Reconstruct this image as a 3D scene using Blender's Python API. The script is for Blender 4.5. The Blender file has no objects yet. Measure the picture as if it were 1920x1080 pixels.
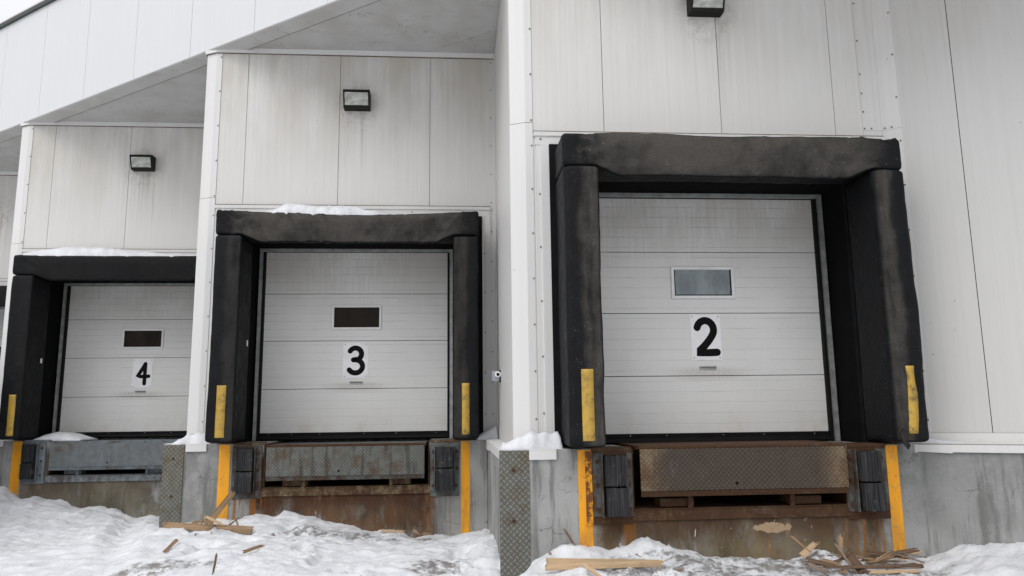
import bpy, bmesh, math, random
import numpy as np
from mathutils import Vector, Matrix, noise as mnoise
random.seed(7)
scene = bpy.context.scene
COL = scene.collection
PI = math.pi
# ------------------------------------------------------------------ layout (metres; camera above the origin)
CAMZ = 1.5
X0, Y0, S, D = .6636, 6.8407, 3.6974, 2.659
NN = math.hypot(S, D)
DIR = Vector((S/NN, -D/NN, 0)); NOR = Vector((-D/NN, -S/NN, 0))      # along the building line, and outwards from it
def org(b): return Vector((X0-b*S, Y0+b*D, 0))
ZT = 6.118      # top of the bay walls
WC = -.25       # concrete front
CH = .137       # corner chamfer
# ------------------------------------------------------------------ material helper
class M:
    def __init__(s, name):
        s.m = bpy.data.materials.new(name); s.m.use_nodes = True
        s.t = s.m.node_tree; s.t.nodes.clear(); s.n = s.t.nodes; s.l = s.t.links
        s._p = s._o = None
    def _set(s, sock, v):
        if v is None: return
        if hasattr(v, 'is_output'): s.l.new(v, sock)
        else:
            if isinstance(v, tuple) and len(v) == 3 and len(sock.default_value) == 4: v = v+(1,)
            sock.default_value = v
    def pos(s):
        if not s._p: s._p = s.n.new('ShaderNodeNewGeometry')
        return s._p.outputs['Position']
    def nrm(s):
        s.pos(); return s._p.outputs['Normal']
    def obj(s):
        if not s._o: s._o = s.n.new('ShaderNodeTexCoord')
        return s._o.outputs['Object']
    def sep(s, v):
        n = s.n.new('ShaderNodeSeparateXYZ'); s._set(n.inputs[0], v); return n.outputs
    def comb(s, x, y, z):
        n = s.n.new('ShaderNodeCombineXYZ')
        for i, v in enumerate((x, y, z)): s._set(n.inputs[i], v)
        return n.outputs[0]
    def f(s, op, a, b=None, c=None, clamp=False):
        n = s.n.new('ShaderNodeMath'); n.operation = op; n.use_clamp = clamp
        for i, v in enumerate((a, b, c)):
            if v is not None: s._set(n.inputs[i], v)
        return n.outputs[0]
    def mul(s, *a):
        r = a[0]
        for x in a[1:]: r = s.f('MULTIPLY', r, x)
        return r
    def scale(s, v, k):
        n = s.n.new('ShaderNodeVectorMath'); n.operation = 'MULTIPLY'; s._set(n.inputs[0], v); s._set(n.inputs[1], k); return n.outputs[0]
    def vadd(s, v, k):
        n = s.n.new('ShaderNodeVectorMath'); n.operation = 'ADD'; s._set(n.inputs[0], v); s._set(n.inputs[1], k); return n.outputs[0]
    def noise(s, v, sc, det=4, rough=.55, dist=0, color=False):
        n = s.n.new('ShaderNodeTexNoise'); s._set(n.inputs['Vector'], v); n.inputs['Scale'].default_value = sc
        n.inputs['Detail'].default_value = det; n.inputs['Roughness'].default_value = rough; n.inputs['Distortion'].default_value = dist
        return n.outputs['Color' if color else 'Fac']
    def voro(s, v, sc, feat='F1'):
        n = s.n.new('ShaderNodeTexVoronoi'); n.feature = feat; s._set(n.inputs['Vector'], v); n.inputs['Scale'].default_value = sc
        return n.outputs['Distance']
    def ss(s, v, a, b, lo=0., hi=1.):
        n = s.n.new('ShaderNodeMapRange'); n.interpolation_type = 'SMOOTHSTEP'; s._set(n.inputs[0], v)
        if a > b: a, b, lo, hi = b, a, hi, lo
        for i, x in enumerate((a, b, lo, hi)): n.inputs[1+i].default_value = x
        return n.outputs[0]
    def mix(s, fac, a, b, mode='MIX'):
        n = s.n.new('ShaderNodeMix'); n.data_type = 'RGBA'; n.blend_type = mode
        s._set(n.inputs[0], fac); s._set(n.inputs[6], a); s._set(n.inputs[7], b); return n.outputs[2]
    def bump(s, h, strength=.5, dist=.01, normal=None):
        n = s.n.new('ShaderNodeBump'); n.inputs['Strength'].default_value = strength; n.inputs['Distance'].default_value = dist
        s._set(n.inputs['Height'], h)
        if normal is not None: s._set(n.inputs['Normal'], normal)
        return n.outputs[0]
    def done(s, base, rough=.6, normal=None, metal=0., spec=.5):
        b = s.n.new('ShaderNodeBsdfPrincipled'); o = s.n.new('ShaderNodeOutputMaterial')
        s._set(b.inputs['Base Color'], base); s._set(b.inputs['Roughness'], rough); s._set(b.inputs['Metallic'], metal)
        b.inputs['Specular IOR Level'].default_value = spec
        if normal is not None: s._set(b.inputs['Normal'], normal)
        s.l.new(b.outputs[0], o.inputs[0]); s.bsdf = b
        return s.m
def simple(name, col, rough=.6, metal=0., var=.15, sc=8., bump=.1, spec=.5):
    a = M(name); n = a.noise(a.pos(), sc, 5, .6)
    k = a.ss(n, .25, .75, 1-var, 1+var)
    c = a.mix(1., col, a.comb(k, k, k), 'MULTIPLY')
    return a.done(c, rough, a.bump(a.noise(a.pos(), sc*6, 4), bump, .004), metal, spec)
def rect(a, u, z, u0, u1, z0, z1, e=.02):      # soft-edged rectangle mask in the u,z plane of an object
    return a.mul(a.ss(u, u0-e, u0+e), a.ss(u, u1+e, u1-e), a.ss(z, z0-e, z0+e), a.ss(z, z1+e, z1-e))
# ------------------------------------------------------------------ materials
def m_panel(name, base, tan, lamp=None, rib=True):
    a = M(name); p = a.pos(); x, y, z = a.sep(p)[:3]; u, w, v = a.sep(a.obj())[:3]
    st = a.noise(a.scale(p, (26, 26, .45)), 1, 5, .65)
    st2 = a.noise(a.scale(p, (70, 70, .9)), 1, 3, .6)
    big = a.noise(p, 1.3, 4, .6)
    fine = a.noise(a.scale(p, (120, 120, 260)), 1, 2)
    c = a.mix(a.ss(st, .3, .75), base, tuple(k*.965 for k in base))
    c = a.mix(a.mul(a.ss(st2, .45, .8), .10), c, (.50, .48, .44))
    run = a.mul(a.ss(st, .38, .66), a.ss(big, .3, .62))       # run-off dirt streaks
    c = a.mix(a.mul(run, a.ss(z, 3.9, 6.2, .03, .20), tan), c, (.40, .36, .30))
    dirt_shade = a.mul(a.ss(a.f('ADD', a.mul(a.noise(a.scale(p, (1.7, 1.7, .55)), 1, 5, .6), .86), a.mul(st, .14)), .3, .64), a.ss(z, 3.9, 6.2, 0., .80), tan)  # tan dirt film with soffit shade painted in, stronger toward the wall top
    c = a.mix(dirt_shade, c, (.44, .408, .352))
    c = a.mix(a.ss(fine, .2, .8, 0, .10), c, (.42, .42, .42))
    spk = a.ss(a.voro(a.scale(p, (1, 1, 1)), 5.5), .045, .02)
    c = a.mix(a.mul(spk, a.ss(a.noise(p, 2.3, 2), .5, .6), .8), c, (.10, .09, .08))
    if lamp:      # soot round the lamp and drips below it
        lu, lz = lamp
        du = a.f('DIVIDE', a.f('SUBTRACT', u, lu), .24); dz = a.f('DIVIDE', a.f('SUBTRACT', v, lz+.1), .27)
        r = a.f('ADD', a.f('MULTIPLY', du, du), a.f('MULTIPLY', dz, dz))
        soot = a.mul(a.ss(r, 2.2, .6), a.ss(a.noise(p, 16, 5, .7), .4, .66), .32)
        c = a.mix(soot, c, (.20, .17, .15))
        drip = a.mul(rect(a, u, v, lu-.16, lu+.2, lz-.9, lz+.02, .06), a.ss(st, .5, .66), a.ss(v, lz-1., lz-.05), .45)
        c = a.mix(drip, c, (.27, .24, .21))
    ribs = a.f('SINE', a.f('MULTIPLY', a.f('ADD', u, w), 2*PI/.098))
    h = a.f('ADD', a.mul(a.ss(ribs, .93, 1.), -.6 if rib else 0.), a.mul(fine, .3))
    h = a.f('ADD', h, a.mul(a.noise(a.scale(p, (2.2, 2.2, .7)), 1, 2), 2.0))
    return a.done(c, .42, a.bump(h, .22, .006), 0., .4)
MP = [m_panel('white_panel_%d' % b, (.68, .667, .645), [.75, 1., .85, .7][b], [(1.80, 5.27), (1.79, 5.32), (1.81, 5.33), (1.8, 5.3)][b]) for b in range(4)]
MP_SIDE = m_panel('side_panel', (.67, .66, .645), .7)
MP_R = m_panel('right_panel', (.60, .592, .575), .8)
MP_FAS = m_panel('fascia_panel', (.65, .655, .67), .0)
MP_TRIM = m_panel('white_trim', (.69, .682, .668), .85, None, False)
MP_TRIMC = m_panel('clean_white_trim', (.70, .695, .69), .12, None, False)
def m_soffit():
    a = M('soffit_panel'); p = a.pos()
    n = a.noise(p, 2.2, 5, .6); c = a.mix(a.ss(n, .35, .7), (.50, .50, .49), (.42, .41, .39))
    web = a.mul(a.ss(a.voro(a.vadd(p, a.scale(a.noise(p, 3, 3, .6, 0, True), (.5, .5, .5))), 1.7, 'DISTANCE_TO_EDGE'), .012, .003), a.ss(a.noise(p, 2.6, 3), .48, .6))
    c = a.mix(a.mul(web, .45), c, (.15, .13, .12))
    sp = a.ss(a.voro(p, 11), .13, .05); c = a.mix(a.mul(sp, a.ss(a.noise(p, 3.1, 3), .52, .64), .8), c, (.12, .11, .10))
    return a.done(c, .6, a.bump(n, .1, .01))
MP_SOF = m_soffit()
GAP = simple('dark_joint', (.05, .05, .05), .9)
BLACKVOID = simple('black_liner', (.006, .006, .006), .9, 0, .2, spec=.05)
BACKB = simple('black_backing', (.008, .008, .009), .8, 0, .3, spec=.08)
GRIME = simple('grimy_sealant', (.16, .13, .10), .85, 0, .5, 14)
SCREW = simple('screw_head', (.12, .11, .10), .6)
def m_door(b):
    a = M('door_skin_%d' % b); p = a.pos(); u, w, z = a.sep(a.obj())[:3]
    n = a.noise(a.scale(p, (3., 3., 60)), 1, 4, .65); n2 = a.noise(a.scale(p, (90, 90, 230)), 1, 2); big = a.noise(p, 1.6, 4, .6)
    c = a.mix(a.ss(big, .3, .7), (.74, .735, .72), (.70, .695, .68))
    c = a.mix(a.mul(a.ss(n2, .4, .75), .30), c, (.46, .455, .44))
    zz = a.f('FRACT', a.f('DIVIDE', a.f('SUBTRACT', z, 1.2294), .1016))
    ln = a.f('MULTIPLY', a.ss(a.f('ABSOLUTE', a.f('SUBTRACT', zz, .5)), .045, .02), a.ss(n, .36, .62))
    c = a.mix(a.mul(ln, a.ss(z, 1.3, 3.6, .20, .58)), c, (.24, .22, .19))
    dirt = a.mul(a.ss(a.f('ADD', a.mul(a.noise(a.scale(p, (1.3, 1.3, 1.6)), 1, 3, .5), .6), a.mul(a.noise(a.scale(p, (40, 40, 3)), 1, 3, .6), .4)), .3, .62), a.ss(z, 2.6, 3.65, .05, .60))  # tan dirt and partly painted shade, growing toward the door head
    c = a.mix(dirt, c, (.42, .385, .32))  # dirt here is door-head dirt with some painted shade
    rustb = a.mul(a.ss(z, 1.62, 1.28), a.ss(a.noise(a.scale(p, (4, 4, 2)), 1, 4), .45, .7), .35)
    c = a.mix(rustb, c, (.50, .42, .30))
    grime = a.mul(a.ss(a.f('ABSOLUTE', a.f('SUBTRACT', u, 1.79)), .5, .12), a.ss(a.f('ABSOLUTE', a.f('SUBTRACT', z, 1.86)), .09, .02), a.ss(n2, .3, .6), .5)
    c = a.mix(grime, c, (.30, .28, .25))
    h = a.f('SUBTRACT', a.mul(n2, .35), a.ss(a.f('ABSOLUTE', a.f('SUBTRACT', zz, .5)), .05, .02))
    return a.done(c, .45, a.bump(h, .3, .004), 0, .4)
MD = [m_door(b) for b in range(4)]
def m_fabric(name, worn, vert=False, col=(.0058, .0062, .007)):
    a = M(name); p = a.pos(); u, w, z = a.sep(a.obj())[:3]
    n = a.noise(p, 7, 6, .65); fine = a.noise(p, 90, 3, .6); st = a.noise(a.scale(p, (22, 22, 1.8)), 1, 5, .65); sh = a.noise(a.scale(p, (2.0, 2.0, 30)), 1, 5, .65)
    ny = a.sep(a.nrm())[1]; front = a.ss(ny, -.55, -.93)
    if vert:      # rubbed along a vertical band by trailers
        wob = a.mul(a.f('SUBTRACT', a.noise(a.scale(p, (3, 3, 2.2)), 1, 4, .6), .5), .16); uu = a.f('ADD', u, wob)
        def band(c0, w_): return a.ss(a.f('ABSOLUTE', a.f('SUBTRACT', uu, c0)), w_*1.35, w_*.55)
        bd = a.f('MAXIMUM', band(.51, .10), band(3.095, .085)); wr = a.mul(front, bd, a.ss(a.f('ADD', a.mul(n, .4), a.mul(a.noise(a.scale(p, (12, 12, 1.1)), 1, 4, .6), .6)), .26, .64), worn)
    else:
        wob = a.mul(a.f('SUBTRACT', n, .5), .7); uu = a.f('ADD', u, wob)
        wr = a.mul(front, a.ss(uu, .34, .66), a.ss(uu, 3.22, 2.9), a.ss(a.f('ADD', a.mul(n, .4), a.mul(a.noise(a.scale(p, (1.3, 2, 3.5)), 1, 3, .5), .6)), .22, .62), worn)
    c = a.mix(a.ss(n, .3, .75), col, tuple(k*1.8 for k in col))
    c = a.mix(wr, c, a.mix(a.ss(a.noise(p, 75, 4, .7), .3, .7), (.088, .080, .070), (.064, .058, .052)))
    scr = a.mul(a.ss(a.noise(a.scale(p, (50, 50, 14) if vert else (14, 20, 50)), 1, 4, .7), .64, .76), worn, .4); c = a.mix(a.mul(scr, front), c, (.14, .135, .13))
    sp = a.mul(a.ss(fine, .64, .74), a.ss(n, .48, .60), worn); c = a.mix(sp, c, (.30, .295, .29))
    diag = a.noise(a.scale(p, (9, 9, 9)), 1, 3, .5, 1.4)
    h = a.f('ADD', a.mul(diag, .8), a.mul(fine, .05))
    h = a.f('ADD', h, a.mul(a.noise(a.scale(p, (30, 30, 6)), 1, 3), .25))
    return a.done(c, a.ss(n, .3, .7, .5, .7), a.bump(h, .42, .024), 0, .13)
FAB = {k: m_fabric('black_fabric_%d' % i, k) for i, k in enumerate((.06, .3, .62, .95))}
FABV = {k: m_fabric('black_side_fabric_%d' % i, k, True) for i, k in enumerate((.06, .3, .45, .7, .8))}
def m_tape(name, dirty):
    a = M(name); p = a.pos(); n = a.noise(p, 11, 6, .7); n2 = a.noise(p, 40, 4, .7)
    c = a.mix(a.ss(n, .3, .7), (.53, .33, .045), (.38, .245, .045))
    c = a.mix(a.mul(a.ss(n, .5, .68), a.ss(n2, .30, .6), dirty), c, (.10, .075, .03))
    return a.done(c, .4, a.bump(n2, .1, .003))
TAPE = m_tape('yellow_tape', 1.); TAPE2 = m_tape('faded_yellow_tape', 1.4)
def m_stripe():
    a = M('orange_yellow_paint'); p = a.pos(); n = a.noise(p, 30, 6, .7); n2 = a.noise(a.scale(p, (9, 9, 3)), 1, 5, .65)
    c = a.mix(a.ss(n2, .35, .7), (.92, .40, .004), (.82, .335, .005))
    c = a.mix(a.mul(a.ss(n, .56, .66), a.ss(n2, .46, .62), .8), c, (.24, .19, .13)); c = a.mix(a.mul(a.ss(a.sep(p)[2], .75, .3), a.ss(n2, .38, .62), .45), c, (.30, .18, .06))
    return a.done(c, .5, a.bump(n, .15, .003))
STRIPE = m_stripe()
def m_rusty_yellow():
    a = M('rusting_yellow_paint'); p = a.pos(); n = a.noise(p, 16, 6, .7)
    c = a.mix(a.ss(n, .44, .54), (.80, .34, .008), (.16, .050, .012))
    return a.done(c, .7, a.bump(n, .3, .004))
RUSTY_Y = m_rusty_yellow()
def m_conc(b):
    a = M('concrete_%s' % b); p = a.pos(); u, w, z = a.sep(a.obj())[:3]
    big = a.noise(p, 1.5, 5, .6); mid = a.noise(p, 6, 6, .65); fine = a.noise(p, 60, 4, .7); st = a.noise(a.scale(p, (9, 9, .9)), 1, 5, .65)
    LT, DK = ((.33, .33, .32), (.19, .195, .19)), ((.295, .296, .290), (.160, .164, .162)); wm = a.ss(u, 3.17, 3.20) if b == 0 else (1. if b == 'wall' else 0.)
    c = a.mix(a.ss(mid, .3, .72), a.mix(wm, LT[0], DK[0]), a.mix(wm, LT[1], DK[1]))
    c = a.mix(a.mul(a.ss(big, .42, .62), .75), c, a.mix(wm, (.45, .45, .44), (.36, .362, .355)))
    c = a.mix(a.mul(a.ss(st, .48, .66), .7), c, (.12, .125, .115))
    c = a.mix(a.mul(a.ss(a.noise(p, 3.3, 5, .7), .60, .68), .65), c, (.11, .115, .11))
    c = a.mix(a.mul(a.ss(fine, .60, .75), .45), c, (.10, .10, .095))
    c = a.mix(a.mul(a.ss(fine, .42, .28), .4), c, (.46, .46, .45))
    if b != 'wall':
        sc = [((.165, .118, .056), (.070, .046, .021)), ((.115, .050, .014), (.032, .0145, .006)), ((.155, .13, .08), (.065, .055, .034)), ((.17, .15, .10), (.09, .08, .05))][b]
        e = a.mul(a.f('SUBTRACT', mid, .5), .25); uu = a.f('ADD', u, e)
        edge = [(.50, 3.02), (.74, 2.80), (.49, 3.0), (.5, 3.0)][b]
        reg = a.mul(a.ss(uu, edge[0]-.05, edge[0]+.10), a.ss(uu, edge[1]+.08, edge[1]-.05), a.ss(z, 1.15, .98))
        sn = a.noise(a.scale(p, (4.5, 4.5, 1.3)), 1, 7, .7)
        stain = a.mix(a.ss(sn, .3, .7), sc[0], sc[1]); stain = a.mix(a.mul(a.ss(big, .45, .66), .55), stain, tuple(min(.3, k*1.5+.03) for k in sc[0])); stain = a.mix(a.mul(a.ss(a.noise(a.scale(p, (13, 13, 1.6)), 1, 6, .72), .54, .70), .6), stain, (.30, .118, .020) if b < 2 else (.20, .18, .13))
        stain = a.mix(a.mul(a.ss(a.noise(a.scale(p, (4, 4, 2)), 1, 6, .72), .48, .66), .65), stain, (.185, .172, .14))
        c = a.mix(a.mul(reg, a.ss(a.noise(a.scale(p, (5, 5, 1.6)), 1, 5, .65), .27, .46), [.92, .93, .85, .85][b]), c, stain)
        wet = a.mul(reg, a.ss(a.f('ADD', z, e), .32, .58), a.ss(sn, .28, .48), [.75, .9, .3, .3][b])
        c = a.mix(wet, c, (.050, .018, .006))
        run = a.mul(rect(a, u, z, .46, .86, .05, .62, .05), a.ss(a.noise(a.scale(p, (24, 24, 1.1)), 1, 4), .48, .6), [.7, .9, .2, .2][b])
        run2 = a.mul(rect(a, u, z, 2.68, 3.02, .1, .62, .05), a.ss(a.noise(a.scale(p, (24, 24, 1.1)), 1, 4), .5, .62), [.8, .4, .2, .2][b])
        c = a.mix(a.f('MAXIMUM', run, run2), c, (.26, .098, .014))
        sp = a.mul(reg, a.ss(a.noise(a.scale(p, (26, 26, 9)), 1, 3), .70, .74), [.8, .3, .5, .5][b])
        c = a.mix(sp, c, (.58, .56, .52))
        if b == 0:      # a spalled patch of bare aggregate
            du = a.f('DIVIDE', a.f('SUBTRACT', u, 2.05), .16); dz = a.f('DIVIDE', a.f('SUBTRACT', z, .515), .045)
            r = a.f('ADD', a.f('ADD', a.mul(du, du), a.mul(dz, dz)), a.mul(a.f('SUBTRACT', mid, .5), 5.))
            c = a.mix(a.ss(r, 1.05, .8), c, (.38, .27, .17))
    d = a.scale(a.noise(p, 5, 4, .6, 0, True), (.22, .22, .22))
    cr = a.mul(a.ss(a.voro(a.vadd(p, d), 3.2, 'DISTANCE_TO_EDGE'), .008, .002), a.ss(a.noise(p, 1.7, 3), .50, .60))
    c = a.mix(a.mul(cr, .6), c, (.05, .05, .045))
    h = a.f('SUBTRACT', a.f('ADD', a.mul(mid, .8), a.mul(fine, .5)), a.mul(cr, .9))
    return a.done(c, .82, a.bump(h, .55, .008), 0, .3)
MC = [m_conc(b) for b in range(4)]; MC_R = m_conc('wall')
def lozenge(a, u, z, p=.030):
    cu = a.f('DIVIDE', a.mul(a.f('ADD', u, z), .7071), p); cz = a.f('DIVIDE', a.mul(a.f('SUBTRACT', z, u), .7071), p)
    par = a.f('MODULO', a.f('ADD', a.f('FLOOR', cu), a.f('FLOOR', cz)), 2.); par = a.f('ABSOLUTE', par)
    fu = a.f('ABSOLUTE', a.f('SUBTRACT', a.f('FRACT', cu), .5)); fz = a.f('ABSOLUTE', a.f('SUBTRACT', a.f('FRACT', cz), .5))
    def bar(l, t): return a.f('ADD', a.f('POWER', a.f('DIVIDE', l, .56), 1.6), a.f('DIVIDE', t, .24))
    r1 = bar(fu, fz); r2 = bar(fz, fu); r = a.f('ADD', a.mul(r1, par), a.mul(r2, a.f('SUBTRACT', 1., par)))
    return a.ss(r, 1.15, .75)
def m_plate(name, paint, dirt, rust, amount, smear, p=.030, contrast=.45, ends=None):
    a = M(name); q = a.pos(); u, w, z = a.sep(a.obj())[:3]
    uu = a.f('ADD', u, a.mul(w, 1.)); k = lozenge(a, uu, z, p)
    big = a.noise(q, 3.0, 6, .68); mid = a.noise(q, 12, 6, .7); st = a.noise(a.scale(q, (14, 14, 2)), 1, 5, .65)
    c = a.mix(a.ss(mid, .3, .7), paint, tuple(x*.72 for x in paint))
    c = a.mix(a.mul(a.ss(big, .62-amount*.4, .80-amount*.4), .9), c, rust)
    c = a.mix(a.mul(a.ss(st, .46, .70), smear), c, dirt)
    if ends:      # worn down to dark steel away from the two ends of the lip
        m = a.mul(a.ss(a.f('ADD', u, a.mul(a.f('SUBTRACT', big, .5), .5)), ends[0]-.06, ends[0]+.10), a.ss(a.f('ADD', u, a.mul(a.f('SUBTRACT', big, .5), .4)), ends[1]+.12, ends[1]-.10))
        c = a.mix(a.mul(m, .86), c, a.mix(a.ss(mid, .35, .7), (.021, .0185, .017), (.046, .039, .034)))
        c = a.mix(a.mul(m, a.ss(a.noise(a.scale(q, (7, 7, 4)), 1, 6, .72), .58, .76), .45), c, (.13, .145, .155))
    dk = a.mix(.5, c, rust); c1 = a.mix(a.mul(a.f('SUBTRACT', 1., k), contrast), c, a.mix(1., dk, (.8, .7, .6), 'MULTIPLY'))
    c1 = a.mix(a.mul(k, contrast*.22), c1, (.34, .35, .34))
    spot = a.ss(a.voro(q, 7.), .10, .05); c1 = a.mix(a.mul(spot, a.ss(a.noise(q, 4, 3), .5, .6), .9), c1, tuple(x*.55 for x in rust))
    return a.done(c1, .55, a.bump(a.f('ADD', k, a.mul(mid, .35)), .8, .004), .25, .45)
PL_CORNER = [m_plate('corner_diamond_plate', (.19, .225, .220), (.14, .10, .05), (.115, .075, .035), .26, .34, .036, .8),
             m_plate('corner_diamond_plate_small', (.19, .21, .195), (.15, .11, .055), (.115, .08, .04), .26, .4, .036, .7)]
PL_LIP = [m_plate('worn_lip_plate', (.20, .155, .095), (.085, .050, .025), (.10, .048, .018), .42, .5, .031, .45, (1.05, 2.50)),
          m_plate('smudged_lip_plate', (.155, .175, .168), (.022, .022, .022), (.100, .058, .026), .20, .9, .029, .5),
          m_plate('bluegrey_lip_plate', (.20, .240, .265), (.10, .115, .12), (.11, .062, .032), .19, .45, .028, .42),
          m_plate('bluegrey_lip_plate_far', (.20, .240, .265), (.10, .115, .12), (.11, .062, .032), .19, .45, .028, .42)]
def m_rust(name, paint, amount):
    a = M(name); q = a.pos(); big = a.noise(a.scale(q, (1, 1, .6)), 8, 7, .75); mid = a.noise(q, 34, 6, .75)
    r = a.mix(a.ss(mid, .3, .7), (.088, .040, .018), (.034, .018, .011)); r = a.mix(a.mul(a.ss(mid, .55, .7), .6), r, (.20, .085, .026)); r = a.mix(a.mul(a.ss(a.noise(a.scale(q, (3, 3, 9)), 1, 6, .75), .56, .72), .5), r, (.17, .145, .11))
    c = a.mix(a.ss(a.f('ADD', a.mul(big, .75), a.mul(mid, .25)), .62-amount*.42, .92-amount*.42), paint, r)
    return a.done(c, .75, a.bump(mid, .5, .005), .1, .3)
RUST = m_rust('brown_rust', (.11, .055, .025), .9)
STEEL = [m_rust('rusty_blue_steel', (.135, .165, .165), .72), m_rust('rusty_blue_steel_b', (.15, .18, .185), .58), m_rust('blue_grey_steel', (.19, .23, .255), .52), m_rust('blue_grey_steel_b', (.25, .295, .325), .3)]
SILL = [m_rust('heavily_rusted_sill', (.16, .10, .05), .95), m_rust('flaking_sill', (.30, .24, .14), .84), m_rust('bluegrey_sill', (.24, .285, .31), .60), m_rust('bluegrey_sill_b', (.25, .30, .33), .38)]
def m_rubber(name, lo, hi):
    a = M(name); q = a.pos(); st = a.noise(a.scale(q, (130, 30, 3)), 1, 4, .6); n = a.noise(q, 14, 5, .7)
    c = a.mix(a.ss(st, .35, .7), lo, hi); c = a.mix(a.mul(a.ss(n, .55, .72), .55), c, (.16, .16, .165))
    return a.done(c, .7, a.bump(st, .9, .006), 0, .3)
RUBBER = m_rubber('ply_rubber', (.012, .0125, .014), (.050, .050, .053)); RUBBER_N = m_rubber('new_black_rubber', (.012, .013, .015), (.028, .029, .032))
GALV = simple('galvanised_frame', (.36, .37, .36), .45, .5, .3, 12)
SEAL = simple('black_rubber_seal', (.007, .007, .008), .6, 0, .3, spec=.12)
ALU = simple('window_frame_paint', (.74, .74, .73), .45, 0, .08)
def m_glass(name, col, rough):
    a = M(name); n = a.noise(a.scale(a.pos(), (6, 6, 2.4)), 1, 4, .6); c = a.mix(a.ss(n, .35, .65), col, tuple(k*(.45 if col[0] < .1 else .6) for k in col))
    return a.done(c, rough, a.bump(n, .03, .01), 0, .8 if col[0] > .1 else .12)
GLASS = [m_glass('sky_tint_pane', (.23, .275, .29), .12), m_glass('dark_pane', (.022, .016, .011), .15), m_glass('dark_pane_b', (.024, .017, .010), .15), m_glass('dark_pane_c', (.03, .03, .03), .08)]  # door two's grey blue is reflected sky put into the pane colour
SIGNW = simple('sign_white', (.80, .80, .81), .4, 0, .05); INK = simple('sign_black', (.006, .006, .006), .6, spec=.08)
LAMPH = simple('lamp_bronze', (.012, .012, .010), .55, 0, spec=.15)
def m_lens():
    a = M('prismatic_lens'); q = a.obj(); z = a.sep(q)[2]; u = a.sep(q)[0]
    r = a.f('SINE', a.f('MULTIPLY', z, 2*PI/.02)); n = a.noise(a.scale(q, (7, 1, 14)), 1, 4, .6)
    c = a.mix(a.ss(n, .35, .65), (.52, .52, .49), (.27, .28, .24))
    return a.done(c, .22, a.bump(r, .25, .003), 0, .6)
LENS = m_lens()
def m_snow(name, dirt):
    a = M(name); p = a.pos(); n1 = a.noise(p, 5, 6, .68); n2 = a.noise(p, 32, 5, .65); n3 = a.noise(p, 150, 3, .6)
    c = a.mix(a.ss(n1, .3, .7), (.74, .75, .775), (.60, .615, .645))
    if dirt:
        x, y, z = a.sep(p)[:3]
        def blob(cx, cy, rx, ry):
            dx = a.f('DIVIDE', a.f('SUBTRACT', x, cx), rx); dy = a.f('DIVIDE', a.f('SUBTRACT', y, cy), ry)
            return a.ss(a.f('ADD', a.mul(dx, dx), a.mul(dy, dy)), 1.3, .1)
        reg = None
        for bl in ((1.9, 6.15, 1.3, .42), (2.55, 6.35, .9, .4), (3.4, 6.1, .8, .35), (-.15, 6.7, .40, .4), (-.6, 6.2, .6, .25), (-1.55, 6.2, .4, .2), (-2.6, 7.0, .9, .22), (-1.2, 8.6, .9, .25), (-.2, 8.9, .6, .2)):
            bb = blob(*bl); reg = bb if reg is None else a.f('MAXIMUM', reg, bb)
        d1 = a.noise(a.scale(p, (9, 9, 14)), 1, 7, .76); d2 = a.noise(a.scale(p, (3, 5, 4)), 1, 5, .7)
        m = a.mul(a.ss(a.f('ADD', d1, a.mul(a.f('SUBTRACT', reg, .5), .30)), .56, .74), a.ss(reg, .0, .5, .22, 1.))
        c = a.mix(a.mul(m, .85), c, (.13, .115, .10))
        c = a.mix(a.mul(a.ss(d2, .5, .72), a.ss(d1, .40, .62), .34), c, (.44, .43, .42))
        sp = a.ss(a.voro(p, 26), .16, .08); c = a.mix(a.mul(sp, a.ss(d2, .5, .58), .8), c, (.10, .08, .06))
    h = a.f('ADD', a.mul(n1, .8), a.f('ADD', a.mul(n2, .5), a.mul(n3, .12)))
    m_ = a.done(c, .55, a.bump(h, .6, .025), 0, .3)
    a.bsdf.inputs['Subsurface Weight'].default_value = 0.
    return m_
SNOW = m_snow('packed_snow', True); SNOWC = m_snow('clean_snow', False)
def m_wood(name, col, dark=.5):
    a = M(name); q = a.obj(); n = a.noise(a.scale(q, (3, 40, 40)), 1, 5, .65); n2 = a.noise(a.scale(q, (5, 5, 5)), 1, 5, .65)
    c = a.mix(a.ss(n, .35, .7), col, tuple(k*dark for k in col)); c = a.mix(a.mul(a.ss(n2, .56, .72), .6), c, tuple(k*.35 for k in col))
    return a.done(c, .75, a.bump(n, .4, .004), 0, .25)
WOODS = {'pale': m_wood('pale_pine', (.52, .37, .225), .72), 'tan': m_wood('tan_pine', (.33, .22, .13), .6), 'brown': m_wood('brown_wood', (.165, .105, .070), .55), 'grey': m_wood('grey_wood', (.24, .19, .155), .6), 'dark': m_wood('dark_stick', (.12, .085, .055), .5)}
VANW = simple('van_white_paint', (.74, .75, .76), .25, 0, .04); VANG = simple('van_glass', (.10, .16, .16), .08, 0, .1); TYRE = simple('tyre_rubber', (.02, .02, .02), .8); REDL = simple('red_lamp_lens', (.35, .02, .015), .3); PLAST = simple('grey_plastic', (.06, .06, .062), .6)
BOXG = simple('grey_box_paint', (.30, .335, .37), .45, 0, .1); WHITEP = simple('white_plastic', (.78, .78, .78), .4)
DRIPE = simple('dark_drip_edge', (.028, .038, .034), .5)
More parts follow.
